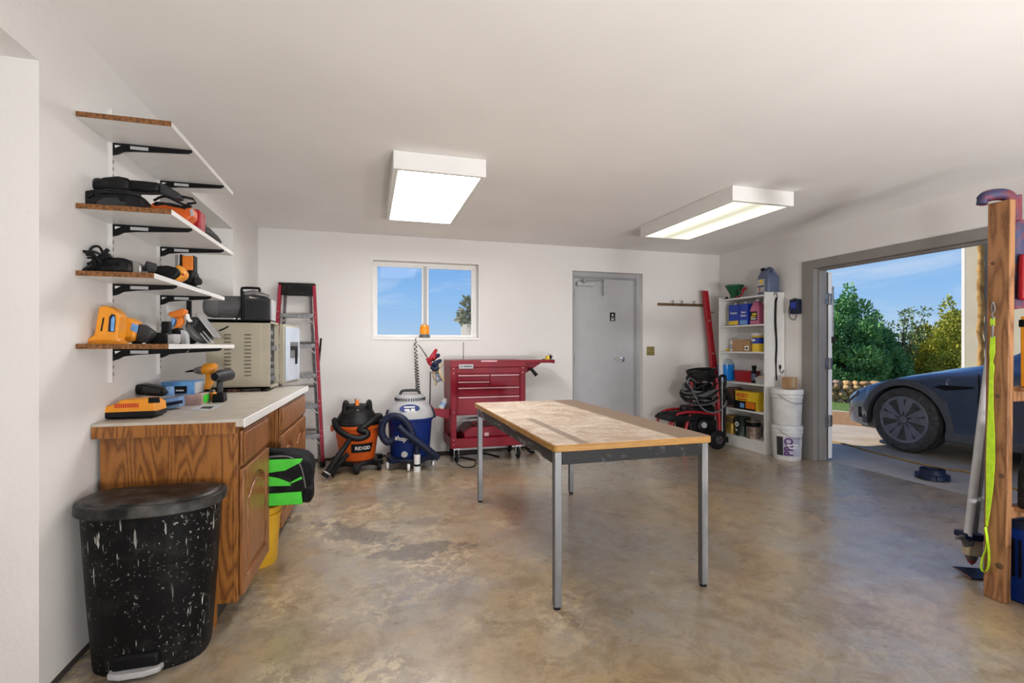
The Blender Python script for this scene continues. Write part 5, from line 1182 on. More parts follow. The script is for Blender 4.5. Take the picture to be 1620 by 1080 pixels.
# ------------------------------------------------------------------ bag and bucket in the knee hole
t = thing('yellow_bucket', 'yellow plastic bucket tucked between the oak cabinets', 'bucket', (-.60, 3.09, 0)); bx_, by_ = -.60, 3.09
build(MB().lathe([(0, .0), (.10, .0), (.103, .01), (.123, .30), (.132, .302), (.134, .325), (.118, .33), (.098, .02), (0, .015)], 28, (bx_, by_, 0)), 'pail', 'bucket_yellow', t)
build(MB().lathe([(.121, .27), (.131, .275), (.131, .285), (.122, .288)], 28, (bx_, by_, 0)), 'rim_band', 'bucket_yellow', t)
t = thing('tool_bag', 'black and lime green tool bag lying on the yellow bucket', 'bag', (-.53, 3.09, .332))
BX = (-.76, -.30); bz0, bz1 = .332, .635; yb = 2.965; yc = 3.215
rings = []
for x_, kz, ky in ((-.76, .9, .9), (-.72, 1, 1), (-.55, 1.02, 1), (-.40, 1.0, 1), (-.33, .94, .96), (-.30, .80, .85)):
    cz_, hz, cy_, hy = bz0+.148*kz, .148*kz, (yb+yc)/2, (yc-yb)/2*ky
    rings.append([(x_+(.01*sin(3*a_)), cy_+hy*(abs(cos(a_))**.45)*(1 if cos(a_) > 0 else -1), cz_+hz*(abs(sin(a_))**.5)*(1 if sin(a_) > 0 else -1)) for a_ in [2*pi*i/24 for i in range(24)]])
build(MB().loft(rings), 'bag_body', 'bag_black', t, sharp=60, subs=1)
def panel(pts, yy, name, mt): return build(MB().prism(pts, 'y', yy-.006, yy+.004), name, mt, t, .003)
gx0, gx1 = -.575, -.375
panel([(gx0, bz0+.20), (gx0+.06, bz0+.198), (gx0+.14, bz0+.205), (gx1+.02, bz0+.245), (gx1+.03, bz0+.265), (gx0, bz0+.27)], yb-.004, 'green_panel', 'lime')
panel([(gx0, bz0+.125), (gx0+.07, bz0+.125), (gx0+.17, bz0+.12), (gx0+.16, bz0+.14), (gx0+.11, bz0+.165), (gx0+.04, bz0+.185), (gx0, bz0+.185)], yb-.006, 'green_panel', 'lime')
panel([(gx0, bz0+.02), (gx1+.03, bz0+.015), (gx1+.022, bz0+.085), (gx0+.1, bz0+.085), (gx0, bz0+.09)], yb-.008, 'green_panel', 'lime')
panel([(gx1-.045, bz0+.135), (gx1-.035, bz0+.13), (gx1+.03, bz0+.155), (gx1+.02, bz0+.168)], yb-.008, 'green_tab', 'lime')
rope([(gx0, yb+.0, bz0+.275), (-.52, yb-.008, bz0+.285), (-.42, yb-.008, bz0+.28), (-.36, yb-.004, bz0+.23), (-.335, yb, bz0+.12), (-.325, yb+.01, bz0+.03)], .004, 'zipper', 'dull_steel', t)
rope([(-.66, yb+.03, bz1-.02), (-.62, yb+.02, bz1+.03), (-.55, yb+.04, bz1+.015), (-.45, yb+.06, bz1-.015)], .014, 'carry_strap', 'bag_black', t)
build(MB().ob((-.325, yb+.03, bz0+.06), (.05, .06, .09), (.2, .2, 0)), 'end_pocket', 'bag_black', t, .015, 3)

# ------------------------------------------------------------------ around the tool cart and window
p = P(671.5, 536, 5.69); t = thing('amber_beacon', 'amber warning beacon on the window sill', 'beacon', (p.x, 5.68, WZ0+.012)); bx_, by_, z0 = p.x, 5.68, WZ0+.012
glassy('amber_glass', (1, .38, .01), .10, .1)
build(MB().lathe([(0, 0), (.062, 0), (.064, .01), (.058, .03), (.05, .04), (0, .04)], 24, (bx_, by_, z0)), 'base', 'grey_plastic', t)
mat('amber', (.95, .36, .01), .2, coat=.6)
build(MB().lathe([(.048, .04), (.050, .05), (.050, .12), (.044, .142), (.03, .15), (0, .151)], 24, (bx_, by_, z0)), 'dome', 'amber', t)
mb = MB()
for i in range(20): a_ = 2*pi*i/20; mb.cyl((bx_+.0505*cos(a_), by_+.0505*sin(a_), z0+.05), (bx_+.0505*cos(a_), by_+.0505*sin(a_), z0+.12), .003, n=5)
build(mb, 'lens_ribs', 'amber', t)
# curly cord
p0, p1 = P(657, 540, 5.60), P(661, 616, 5.60); pts = []
t = thing('curly_cord', 'black curly cord hanging from window sill to blue vacuum', 'cord', (p1.x, 5.60, p1.z))
NT = 15
for i in range(NT*10+1):
    k_ = i/(NT*10); kk2 = k_**.8; c0 = p0.lerp(p1, kk2); r_ = .015+.007*k_; pts.append(c0+Vector((r_*cos(2*pi*i/10), r_*sin(2*pi*i/10), 0)))
build(MB().tube(pts, .0042, 5), 'coil', 'ink_black', t)
build(MB().tube(spl([p0, P(658, 536, 5.61), (p0.x+.005, B-.003, WZ0+.005), (p0.x+.03, 5.66, WZ0+.016)], 4), .0036, 5), 'lead', 'ink_black', t)
p0, p1 = P(733, 541, B-.004), P(733, 569, B-.004)
tag(build(MB().tube([p0, p1], .004, 6), 'wall_cable', 'grey_plastic', loc=p1), 'short grey cable down the wall under window planter', 'cable')
p0, p1 = P(681, 588, B-.006), P(680, 640, B-.006)
tag(build(MB().tube(spl([(p0.x, B-.006, p0.z), (p1.x, B-.006, p1.z), (p1.x-.005, B-.006, .40)], 4), .006, 6), 'hanging_cord', 'ink_black', loc=(p1.x, B-.006, .4)), 'thin black cord hanging on wall between blue vacuum and cart', 'cord')
t = thing('work_gloves', 'red, navy and white work gloves stuffed at cart corner', 'gloves', (.79, 5.12, .80)); Y = 5.09
gl = lambda pts, r_, nm, mt: build(MB().tube(spl([P(*q, Y+random.uniform(-.03, .02)) for q in pts], 4), [r_*(1-.25*abs(2*i/((len(pts)-1)*4)-1)) for i in range((len(pts)-1)*4+1)], 9), nm, mt, t)
for pts in ([(678, 572), (684, 563), (690, 553)], [(676, 566), (680, 574), (684, 578)], [(680, 570), (686, 566), (688, 561)]): gl(pts, .022, 'red_finger', 'red')
for pts in ([(684, 570), (690, 563), (695, 562)], [(684, 578), (690, 574), (697, 570)], [(682, 580), (688, 584), (694, 580)], [(685, 585), (690, 578), (692, 572)]): gl(pts, .024, 'navy_finger', 'navy')
for pts in ([(684, 590), (692, 584), (699, 576)], [(694, 580), (697, 592), (702, 603)], [(690, 586), (692, 598), (688, 609)], [(686, 592), (689, 600), (695, 602)]): gl(pts, .019, 'white_finger', 'tan')
build(MB().prism(outl([(685, 592), (698, 588), (699, 602), (690, 605)], Y), 'y', Y-.02, Y+.02), 'cuff', 'slate_blue', t, .008)
build(MB().tube([P(661, 545, Y), P(663, 546.5, Y), P(676, 565, Y)], [.004, .006, .007], 6), 'probe_shaft', 'dull_steel', t)
t = thing('spray_can', 'silver spray can with blue print lying in the side bin', 'can', (.745, 5.30, .512)); Y = 5.20
c0, c1 = Vector((.735, 5.20, .555)), Vector((.79, 5.24, .66))
build(MB().tube([c0, c0.lerp(c1, .8), c0.lerp(c1, .88), c1], [.032, .032, .022, .02], 16), 'can_body', 'light_grey', t)
build(MB().tube([c0.lerp(c1, .3), c0.lerp(c1, .55)], .0325, 16), 'can_band', 'steel_blue', t)
t = thing('tape_roll', 'yellow and grey tape roll at end of cart side shelf', 'tape', (X1+.30, 5.25, 1.06)); tx = P(872, 0, 5.2).x
build(MB().lathe([(.02, -.02), (.036, -.02), (.036, .02), (.02, .02), (.02, -.02)], 20, (tx-.01, 5.22, 1.097), 'y'), 'tape', 'light_grey', t)
build(MB().bx(tx-.055, tx-.02, 5.19, 5.25, 1.061, 1.11), 'yellow_block', 'yellow', t, .004)
t = thing('red_tool_box', 'red toolbox lying on bottom tray of tool cart', 'toolbox', (1.22, 5.33, .172))
build(MB().prism([(.98, .172), (1.50, .172), (1.50, .30), (1.44, .355), (1.06, .355), (.98, .30)], 'y', 5.20, 5.50), 'box', 'tool_red', t, .008)
build(MB().tube(spl([(1.10, 5.33, .352), (1.12, 5.33, .39), (1.34, 5.33, .39), (1.36, 5.33, .352)], 4), .012, 8), 'handle', 'tool_red', t)
build(MB().bx(1.20, 1.25, 5.19, 5.2, .25, .29), 'latch', 'pink_trim', t, .003)
rope_pts = [atZ(722, 733, .006), atZ(735, 739, .006), atZ(750, 737, .006), atZ(752, 728, .006), atZ(738, 724, .006), atZ(720, 720, .006), atZ(760, 716, .006), atZ(790, 722, .006)]
tag(build(MB().tube(spl(rope_pts), .006, 6), 'floor_cord', 'ink_black', loc=rope_pts[0]), 'black power cord looped on floor under tool cart', 'cord')
rp2 = [Vector((.56, 5.58, .006)), Vector((.68, 5.52, .006)), Vector((.78, 5.55, .006)), Vector((.95, 5.50, .006))]
tag(build(MB().tube(spl(rp2), .007, 6), 'floor_cord', 'ink_black', loc=rp2[0]), 'black cord along wall foot behind blue vacuum', 'cord')
# small black wheeled creeper behind the cart
t = thing('hand_truck_wheel', 'black wheel with grey spokes beside right rear of cart', 'wheel', (1.80, 5.38, 0)); cx_, cy_ = 1.80, 5.36
mb = MB(); caster(mb, (cx_, cy_, .085), .085, .05, 'y', 24); build(mb, 'tyre', 'rubber', t)
mb = MB()
for i in range(6): a_ = i*pi/3; mb.ob((cx_+.03*cos(a_), cy_-.028, .085+.03*sin(a_)), (.05, .008, .012), (0, -a_, 0))
mb.lathe([(0, -.03), (.014, -.03), (.014, -.02), (0, -.02)], 12, (cx_, cy_, .085), 'y'); build(mb, 'spokes', 'light_grey', t)
# ------------------------------------------------------------------ hook rail and red pole on the back wall
a, b_ = P(1040, 481, B), P(1120, 483.5, B)
t = thing('hook_rail', 'thin dark wooden rail with wire hooks on back wall', 'hook rail', ((a.x+b_.x)/2, B, a.z))
build(MB().bx(a.x, b_.x, B-.02, B, a.z-.018, a.z+.016), 'rail', 'dark_wood', t, .003)
for px in (1063, 1077, 1096):
    q = P(px, 480, B); build(MB().tube(spl([(q.x, B-.02, a.z-.01), (q.x, B-.035, a.z+.02), (q.x-.015, B-.06, a.z+.045), (q.x-.04, B-.065, a.z+.035), (q.x-.045, B-.065, a.z+.02)], 4), .004, 6), 'hook', 'ink_black', t)
pt, pm, pb = P(1115, 460, 5.52), P(1126, 545, 5.50), P(1131, 600, 5.49)
d_ = (pb-pt).normalized(); pe = pt+d_*((pt.z-.0)/-d_.z); pe.z = .0
t = thing('red_beam', 'tall red steel channel leaning in the corner by shelf unit', 'beam', pe)
def cut(k_): return pt.lerp(pe, k_)
mb = MB(); rings = []
for k_, w_ in ((0, .036), (.04, .036), (.40, .036), (.45, .042), (.56, .042), (.62, .028), (1, .024)):
    c0 = cut(k_); rings.append([(c0.x-w_, c0.y-.025, c0.z), (c0.x+w_, c0.y-.025, c0.z), (c0.x+w_, c0.y+.025, c0.z), (c0.x-w_, c0.y+.025, c0.z)])
mb.loft(rings); build(mb, 'channel', 'red', t, .006)
for k_ in (.20, .42, .52): c0 = cut(k_); build(MB().ob((c0.x, c0.y-.027, c0.z), (.03, .004, .02)), 'plate', 'pink_trim', t)
for k_ in (.145,): c0 = cut(k_); build(MB().cyl((c0.x+.03, c0.y-.04, c0.z), (c0.x+.065, c0.y-.04, c0.z), .01, n=8), 'pin', 'dull_steel', t)

# ------------------------------------------------------------------ pressure washer
Y = 5.08
t = thing('pressure_washer', 'black and red wheeled pressure washer with coiled hose', 'pressure washer', (3.85, 5.12, 0))
q = lambda x_, y_, Y_=Y: P(x_, y_, Y_)
wq = q(1133, 692, 4.98); wr = .112
for Y_ in (4.96, 5.38):
    mb = MB(); caster(mb, (wq.x, Y_, wr), wr, .075, 'y', 28); w_ = build(mb, 'wheel', 'rubber', t)
    mb = MB().lathe([(0, -.045), (.05, -.045), (.058, -.036), (.058, .036), (.05, .045), (0, .045)], 20, (wq.x, Y_, wr), 'y')
    build(mb, 'hub', 'dark_grey', w_)
    mb = MB()
    for i in range(5): a_ = 2*pi*i/5; mb.sph((wq.x+.03*cos(a_), Y_-.046, wr+.03*sin(a_)), .006, 6)
    build(mb, 'hub_bolts', 'pink_trim', w_)
xl, xr = q(1093, 0).x, q(1131, 0).x; ztp = .86
for Y_ in (5.02, 5.32):
    build(MB().tube(spl([(xr+.02, Y_, .10), (xr+.01, Y_, .35), (xr-.005, Y_, .62), (xr-.03, Y_, ztp-.02)], 4), .019, 8), 'frame_upright', 'red', t)
    build(MB().tube(spl([(xl-.30, Y_, .30), (xl-.25, Y_, .40), (xl-.16, Y_, .435), (xl+.0, Y_, .44), (xr, Y_, .40)], 4), .017, 8), 'frame_rail', 'red', t)
    build(MB().tube(spl([(xl-.06, Y_, .42), (xl-.09, Y_, .33), (xl-.12, Y_, .20), (xl-.12, Y_, 0.0)], 4), .02, 8), 'front_leg', 'red', t)
build(MB().tube([(xl+.02, 5.10, .40), (xl+.02, 5.10, .90)], .019, 8), 'hose_post', 'red', t)
build(MB().tube([(xr-.03, 5.02, ztp-.02), (xr-.03, 5.32, ztp-.02)], .019, 8), 'handle_bar', 'red', t)
build(MB().prism([(xl-.34, .36), (xl-.28, .41), (xl-.05, .40), (xl+.04, .39), (xl+.05, .345), (xl-.1, .33), (xl-.3, .335)], 'y', 5.0, 5.34), 'deck', 'black_dusty', t, .01)
mb = MB()
for i in range(6): mb.bx(xl-.27+i*.045, xl-.25+i*.045, 5.0, 5.3, .405, .425)
build(mb, 'deck_ribs', 'black_plastic', t, .004)
build(MB().tube([(xl-.32, 5.02, .34), (xl-.34, 5.02, .26), (xl-.345, 5.02, .20)], .016, 8).tube([(xl-.27, 5.02, .34), (xl-.30, 5.02, .24)], .012, 8, mi=1), 'front_hook', ['red', 'black_plastic'], t)
build(MB().bx(xl-.02, xr-.02, 5.04, 5.30, .33, .50), 'engine_shroud', 'black_plastic', t, .03, 3)
build(MB().bx(xl-.06, xr-.01, 5.02, 5.32, .13, .34), 'engine_block', 'black_dusty', t, .03, 3)
build(MB().lathe([(0, -.06), (.05, -.06), (.085, -.04), (.095, 0), (.095, .05)], 24, (xl+.12, 5.03, .27), 'y'), 'recoil_cover', 'black_plastic', t)
build(MB().lathe([(0, -.012), (.034, -.012), (.036, 0), (0, .0)], 18, (xl+.10, 4.972, .29), 'y'), 'dial', 'light_grey', t)
build(MB().lathe([(0, 0), (.06, 0), (.068, .02), (.068, .12), (.05, .14), (0, .14)], 20, (xl+.03, 5.18, .34)), 'pump_head', 'dark_grey', t)
build(MB().ob((xr-.09, 5.17, .60), (.15, .16, .34)), 'tank', 'black_plastic', t, .03, 3)
ux = q(1143, 0).x
for dx_ in (-.035, .03): build(MB().tube([(ux+dx_, 5.08, .08), (ux+dx_, 5.08, .78)], .018, 8), 'lance_rack', 'black_plastic', t)
build(MB().tube(spl([(ux-.035, 5.08, .74), (ux-.035, 5.08, .83), (ux-.02, 5.08, .855), (ux+.02, 5.08, .855), (ux+.04, 5.08, .83), (ux+.038, 5.08, .74)], 4), .017, 8), 'rack_loop', 'black_plastic', t)
build(MB().ob((ux+.07, 5.06, .60), (.05, .05, .20), (0, -.5, 0)).ob((ux+.10, 5.06, .545), (.09, .045, .05), (0, .6, 0)).cyl((ux+.03, 5.06, .70), (ux+.0, 5.06, .50), .014, n=8), 'spray_gun', 'black_dusty', t, .008)
build(MB().bx(ux-.06, ux+.05, 5.03, 5.13, .05, .12), 'rack_foot', 'black_plastic', t, .008)
random.seed(3)
cxh, cyh = (xl+xr)/2, 5.12; pts = []
for i in range(12*7):
    a_ = 2*pi*i/12; turn = i/12; k_ = random.uniform(-.008, .008)
    pts.append(Vector((cxh+.0+(.215+.025*sin(turn*2.1)+k_)*cos(a_), cyh+(.13+k_)*sin(a_), .585+.02*turn+(.06+.03*sin(turn*1.9))*sin(a_+.5*sin(turn*1.3))+.02*sin(turn*3))))
build(MB().tube(spl(pts, 3), .0145, 7), 'hose_coil', 'grey_plastic', t)
pts = []
for i in range(12*4):
    a_ = 2*pi*i/12; turn = i/12
    pts.append(Vector((cxh-.02+(.235+.02*sin(turn*1.3))*cos(a_), cyh-.01+.14*sin(a_), .60+.05*turn+.09*sin(a_+.4*turn))))
build(MB().tube(spl(pts, 3), .013, 7), 'hose_coil', 'black_plastic', t)
pts = []
for i in range(12*5):
    a_ = 2*pi*i/12; turn = i/12
    pts.append(Vector((cxh+.0+(.165+.012*sin(turn*1.7))*cos(a_), cyh+.12*sin(a_), .815+.024*turn+.02*sin(a_+1)+.008*sin(turn*5))))
build(MB().tube(spl(pts, 3), .016, 7), 'hose_coil', 'black_dusty', t)
pts = [Vector((cxh-.15, cyh-.1, .80)), Vector((cxh-.24, cyh-.12, .84)), Vector((cxh-.275, cyh-.12, .79)), Vector((cxh-.22, cyh-.12, .72)), Vector((cxh-.1, cyh-.14, .50)), Vector((cxh+.06, cyh-.15, .43)), Vector((cxh+.2, cyh-.14, .48)), Vector((cxh+.27, cyh-.12, .56))]
build(MB().tube(spl(pts), .010, 7), 'hose_tail', 'grey_plastic', t)

# ------------------------------------------------------------------ things on the shelf unit
XS = 4.40
def yx(px): return atX(px, 547, XS).y
def rng(a, b_): y0, y1 = yx(b_), yx(a); return (y0+y1)/2, (y1-y0)
def can(name, lab, cat, px0, px1, z, h, mt, lidm=None, X=XS, neck=None, rk=.92):
    yc, wy = rng(px0, px1); r_ = min(wy/2*rk, .085); c_ = thing(name, lab, cat, (X, yc, z))
    build(MB().lathe([(0, 0), (r_, 0), (r_, .006), (r_*.97, .01), (r_*.97, h-.012), (r_, h-.008), (r_, h), (r_*.88, h), (r_*.88, h-.006), (0, h-.006)], 24, (X, yc, z)), 'can_body', mt, c_)
    return c_, yc, r_
z = UZ[5]
yc, wy = rng(1145, 1178); t = thing('seed_spreader', 'green hand seed spreader with red crank on top of shelf unit', 'spreader', (4.41, yc, z))
build(MB().lathe([(.05, .055), (.06, .075), (.10, .15), (.112, .165), (.112, .178), (.102, .178), (.095, .155), (.05, .08), (0, .07)], 26, (4.41, yc, z)), 'hopper', 'green', t)
build(MB().lathe([(0, .002), (.085, .002), (.09, .012), (.055, .022), (.05, .06), (0, .06)], 22, (4.41, yc, z)), 'base', 'green', t)
build(MB().tube(spl([(4.38, yc-.06, z+.165), (4.37, yc-.12, z+.11), (4.36, yc-.16, z+.04), (4.36, yc-.08, z+.014)], 4), .013, 8), 'handle', 'green', t)
build(MB().tube(spl([(4.35, yc-.10, z+.02), (4.345, yc-.19, z+.035), (4.34, yc-.235, z+.085)], 4), .009, 8), 'crank_arm', 'red', t)
build(MB().ob((4.34, yc-.245, z+.10), (.028, .075, .028), (-.5, 0, 0)), 'crank_knob', 'red', t, .008)
build(MB().ob((4.385, yc-.065, z+.172), (.03, .05, .02)), 'red_clip', 'red', t, .004)
yc, wy = rng(1197, 1232); t = thing('blue_jug', 'large slate blue jug with printed label on shelf unit top', 'jug', (4.42, 4.66, z)); yj0, yj1 = 4.575, 4.745
def ring_r(x0, x1, y0, y1, zz_, r_): return [(a_, b2, zz_) for a_, b2 in rrect(x0, x1, y0, y1, r_)]
J = lambda k_, zz_, dy=0: ring_r(4.425-.085*k_, 4.425+.085*k_, 4.66+dy-.088*k_, 4.66+dy+.088*k_, zz_, .03*k_)
build(MB().loft([J(.95, z+.001), J(1, z+.012), J(1, z+.20), J(.97, z+.215), J(.62, z+.28, .01), J(.5, z+.288, .012)]), 'jug_body', 'slate_blue', t, sharp=50)
build(MB().tube(spl([(4.425, 4.725, z+.235), (4.425, 4.69, z+.30), (4.425, 4.64, z+.31), (4.425, 4.595, z+.285), (4.425, 4.58, z+.225)], 4), .016, 8), 'handle', 'slate_blue', t)
build(MB().cyl((4.40, 4.70, z+.27), (4.395, 4.715, z+.315), .024, n=14), 'cap', 'ink_black', t)
lb = build(MB().bx(4.3375, 4.340, 4.625, 4.735, z+.04, z+.185), 'label_panel', 'label_grey', t)
build(MB().prism([(4.66, z+.12), (4.70, z+.155), (4.70, z+.18), (4.665, z+.18), (4.65, z+.15)], 'x', 4.3365, 4.3375), 'label_mark', 'yellow', lb)
build(MB().bx(4.3367, 4.3375, 4.69, 4.705, z+.05, z+.088), 'label_stroke', 'ink_red', lb)
build(MB().bx(4.3367, 4.3375, 4.63, 4.73, z+.095, z+.11), 'label_band', 'navy', lb)
yq = yx(1139); tag(build(MB().lathe([(0, 0), (.018, 0), (.02, .02), (.012, .04), (0, .042)], 14, (4.36, 5.27, z+.0005)), 'rubber_stopper', 'ink_black', loc=(4.36, 5.27, z)), 'small black stopper left of green spreader', 'stopper')
z = UZ[4]
yc, wy = rng(1149, 1160); t = thing('grey_carton', 'grey-green upright carton on second shelf left of blue cans', 'carton', (4.42, yc, z))
mat('greygreen', (.36, .37, .30), .6, var=.1, scale=10)
build(MB().bx(4.36, 4.48, yc-.055, yc+.06, z, z+.20), 'carton_body', 'greygreen', t, .012)
build(MB().bx(4.40, 4.44, yc-.02, yc+.02, z+.20, z+.215), 'fold_top', 'greygreen', t)
for px0, px1, lab, word, sub in ((1160, 1177, 'blue solvent can with yellow base, left of the pair', 'Toluene', 'yellow'), (1177.5, 1191, 'blue solvent can with lighter base, right of the pair', 'Paint', 'light_blue')):
    yc, wy = rng(px0, px1); hw = wy*.47; t = thing('solvent_can', lab, 'can', (4.385, yc, z), group='blue solvent cans')
    build(MB().bx(4.325, 4.445, yc-hw, yc+hw, z, z+.255), 'can_body', 'blue', t, .006)
    build(MB().bx(4.3238, 4.3252, yc-hw+.006, yc+hw-.006, z+.01, z+.06), 'base_band', sub, t)
    build(MB().cyl((4.36, yc, z+.255), (4.36, yc, z+.278), .018, n=14), 'cap', 'light_grey', t)
    text(word, .036 if word == 'Toluene' else .036, 'paper_white', t, (4.3242-4.385, 0, .155), (pi/2, 0, -pi/2), bold=.0006)
    if word == 'Paint': text('Thinner', .032, 'paper_white', t, (4.3242-4.385, 0, .115), (pi/2, 0, -pi/2), bold=.0006)
yc, wy = rng(1191, 1208); t = thing('pink_jug', 'pink cleaner jug with dark label on second shelf', 'jug', (4.40, yc, z))
K = lambda k_, zz_: ring_r(4.395-.06*k_, 4.395+.06*k_, yc-.072*k_, yc+.072*k_, zz_, .025*k_)
build(MB().loft([K(.95, z+.001), K(1, z+.012), K(1, z+.17), K(.85, z+.215), K(.5, z+.26), K(.28, z+.275)]), 'jug_body', 'pink', t, sharp=50)
build(MB().cyl((4.395, yc, z+.275), (4.395, yc, z+.30), .022, n=14), 'cap', 'white_plastic', t)
lb = build(MB().bx(4.3335, 4.336, yc-.055, yc+.055, z+.05, z+.155), 'label_panel', 'navy', t)
build(MB().bx(4.3328, 4.3336, yc-.045, yc+.02, z+.11, z+.135).bx(4.3328, 4.3336, yc-.035, yc+.045, z+.085, z+.10), 'label_print', 'yellow', lb)
build(MB().bx(4.3328, 4.3336, yc-.04, yc+.04, z+.062, z+.075), 'label_line', 'paper_white', lb)
z = UZ[3]
yc, wy = rng(1165, 1184); t = thing('cardboard_box', 'plain brown cardboard box on the third shelf', 'box', (4.40, yc, z))
build(MB().bx(4.335, 4.46, yc-wy*.46, yc+wy*.46, z, z+.145), 'carton_body', 'cardboard', t, .002); build(MB().bx(4.3335, 4.461, yc-.008, yc+.008, z+.144, z+.1455), 'tape', 'tan', t)
yc, wy = rng(1184.5, 1192); t = thing('parts_box', 'narrow cardboard parts box with white sticker, third shelf', 'box', (4.39, yc, z))
build(MB().bx(4.335, 4.44, yc-.045, yc+.045, z, z+.135), 'carton_body', 'cardboard', t, .002); build(MB().bx(4.3338, 4.335, yc-.035, yc+.03, z+.015, z+.07), 'sticker', 'paper_white', t)
build(MB().bx(4.333, 4.3338, yc-.02, yc+.015, z+.03, z+.05), 'sticker_print', 'ink_black', t)
yc, wy = rng(1158, 1164.5); t = thing('white_carton', 'slim white carton left of the cardboard box', 'carton', (4.42, yc, z))
build(MB().bx(4.37, 4.47, yc-.03, yc+.04, z, z+.135), 'carton_body', 'white_plastic', t, .004); build(MB().bx(4.3685, 4.37, yc-.02, yc+.03, z+.03, z+.09), 'print', 'label_grey', t)
yc, wy = rng(1148, 1156); t = thing('yellow_fitting', 'small yellow hose fitting at left of third shelf', 'fitting', (4.38, yc, z))
build(MB().cyl((4.38, yc-.03, z+.018), (4.38, yc+.045, z+.018), .018, .014, 12).cyl((4.38, yc-.05, z+.018), (4.38, yc-.03, z+.018), .01, n=10), 'fitting_body', 'yellow', t)
t, yc, r_ = can('wipes_canister', 'yellow and blue wipes canister on third shelf', 'canister', 1192, 1208, z, .20, 'yellow')
build(MB().lathe([(r_*.985, .095), (r_*.985, .165)], 24, (XS, yc, z)), 'label_band', 'blue', t); build(MB().lathe([(r_, .188), (r_*1.02, .19), (r_*1.02, .215), (0, .218)], 24, (XS, yc, z)), 'lid', 'white_plastic', t)
build(MB().lathe([(0, 0), (.034, 0), (.034, -.003), (0, -.003)], 18, (XS-r_*.985, yc, z+.135), 'x', sx=1, sy=.45), 'label_oval', 'paper_white', t)
z = UZ[2]
yc, wy = rng(1140, 1160); t = thing('fluid_jug', 'clear jug of bright blue washer fluid, fourth shelf', 'jug', (4.39, yc, z)); yf = yc
Kf = lambda k_, zz_: ring_r(4.39-.07*k_, 4.39+.07*k_, yf-.085*k_, yf+.085*k_, zz_, .03*k_)
build(MB().loft([Kf(.95, z+.001), Kf(1, z+.015), Kf(1, z+.20)]), 'fluid', 'washer_fluid', t, sharp=50)
build(MB().loft([Kf(1.0, z+.20), Kf(.95, z+.225), Kf(.6, z+.27), Kf(.3, z+.285), Kf(.3, z+.30)]), 'shoulder', 'clear_plastic', t, sharp=50)
build(MB().cyl((4.39, yf, z+.30), (4.39, yf, z+.325), .024, n=14), 'cap', 'light_grey', t)
yc, wy = rng(1161, 1189); t = thing('red_tray', 'low red plastic tray on fourth shelf', 'tray', (4.44, yc, z))
build(MB().loft([ring_r(4.395, 4.525, yc-wy*.47, yc+wy*.44, z+.001, .02), ring_r(4.385, 4.53, yc-wy*.49, yc+wy*.47, z+.135, .02), ring_r(4.392, 4.524, yc-wy*.475, yc+wy*.455, z+.135, .02), ring_r(4.402, 4.518, yc-wy*.45, yc+wy*.42, z+.01, .02)]), 'tray', 'red', t)
build(MB().loft([ring_r(4.380, 4.534, yc-wy*.5, yc+wy*.48, z+.125, .02), ring_r(4.380, 4.534, yc-wy*.5, yc+wy*.48, z+.135, .02)]), 'rim', 'red', t)
t = thing('parts_tub', 'small grey plastic tub of oddments at right of fourth shelf', 'tub', (4.335, yx(1197), z)); yc = 4.645
build(MB().loft([ring_r(4.30, 4.365, yc-.065, yc+.075, z+.001, .012), ring_r(4.292, 4.372, yc-.075, yc+.085, z+.075, .012), ring_r(4.298, 4.366, yc-.068, yc+.078, z+.075, .012), ring_r(4.305, 4.36, yc-.06, yc+.07, z+.006, .012)]), 'tub_body', 'light_grey', t)
build(MB().ob((4.335, yc-.02, z+.075), (.045, .09, .03), (.2, .1, 0)).ob((4.33, yc+.045, z+.07), (.03, .035, .04), (.3, 0, .4)), 'oddments', 'tan', t, .006)
t = thing('black_bottle', 'tall slim black bottle behind the grey tub', 'bottle', (4.40, yx(1193), z)); yc = yx(1193)
build(MB().lathe([(0, 0), (.03, 0), (.03, .13), (.022, .145), (.022, .165), (.026, .168), (.026, .205), (0, .206)], 18, (4.40, yc, z)), 'bottle_body', 'ink_black', t)
build(MB().lathe([(.0305, .03), (.0305, .11)], 18, (4.40, yc, z)), 'label_band', 'slate_blue', t)
z = UZ[1]
t = thing('brown_roll', 'rusty brown rolled sheet at left of fifth shelf', 'roll', (4.42, yx(1160), z)); yc = yx(1160)
build(MB().lathe([(0, 0), (.09, 0), (.09, .235), (.03, .235), (.03, .20), (0, .20)], 24, (4.42, yc, z)), 'roll_body', 'rust_brown', t)
build(MB().bx(4.33, 4.345, yc-.085, yc-.06, z, z+.22), 'loose_edge', 'rust_brown', t)
y0, y1 = yx(1206), yx(1172); t = thing('bag_carton', 'yellow carton of contractor bags with red lettering, fifth shelf', 'carton', (4.38, (y0+y1)/2, z)); X_ = 4.305
build(MB().bx(X_, X_+.14, y0, y1, z, z+.215), 'carton_body', 'yellow', t, .002)
mid = (y0+y1)/2; Lw = y1-y0
build(MB().bx(X_-.0012, X_, y0, y1-.01, z, z+.10), 'dark_panel', 'ink_black', t)
build(MB().bx(X_-.002, X_-.0012, y0+.01, y0+Lw*.45, z+.02, z+.095), 'picture_patch', 'orange', t)
build(MB().bx(X_-.002, X_-.0012, y0+Lw*.52, y0+Lw*.72, z+.02, z+.075), 'price_patch', 'light_blue', t)
build(MB().bx(X_-.002, X_-.0012, y1-.018, y1, z+.0, z+.21), 'side_stripe', 'ink_black', t)
text('HUSKY', .068, 'ink_red', t, (X_-.0016-4.38, Lw*.13, .165), (pi/2, 0, -pi/2), bold=.002, sx=.9)
build(MB().bx(X_-.002, X_-.0012, y0+Lw*.40, y0+Lw*.85, z+.112, z+.126), 'label_line', 'ink_red', t)
z = UZ[0]
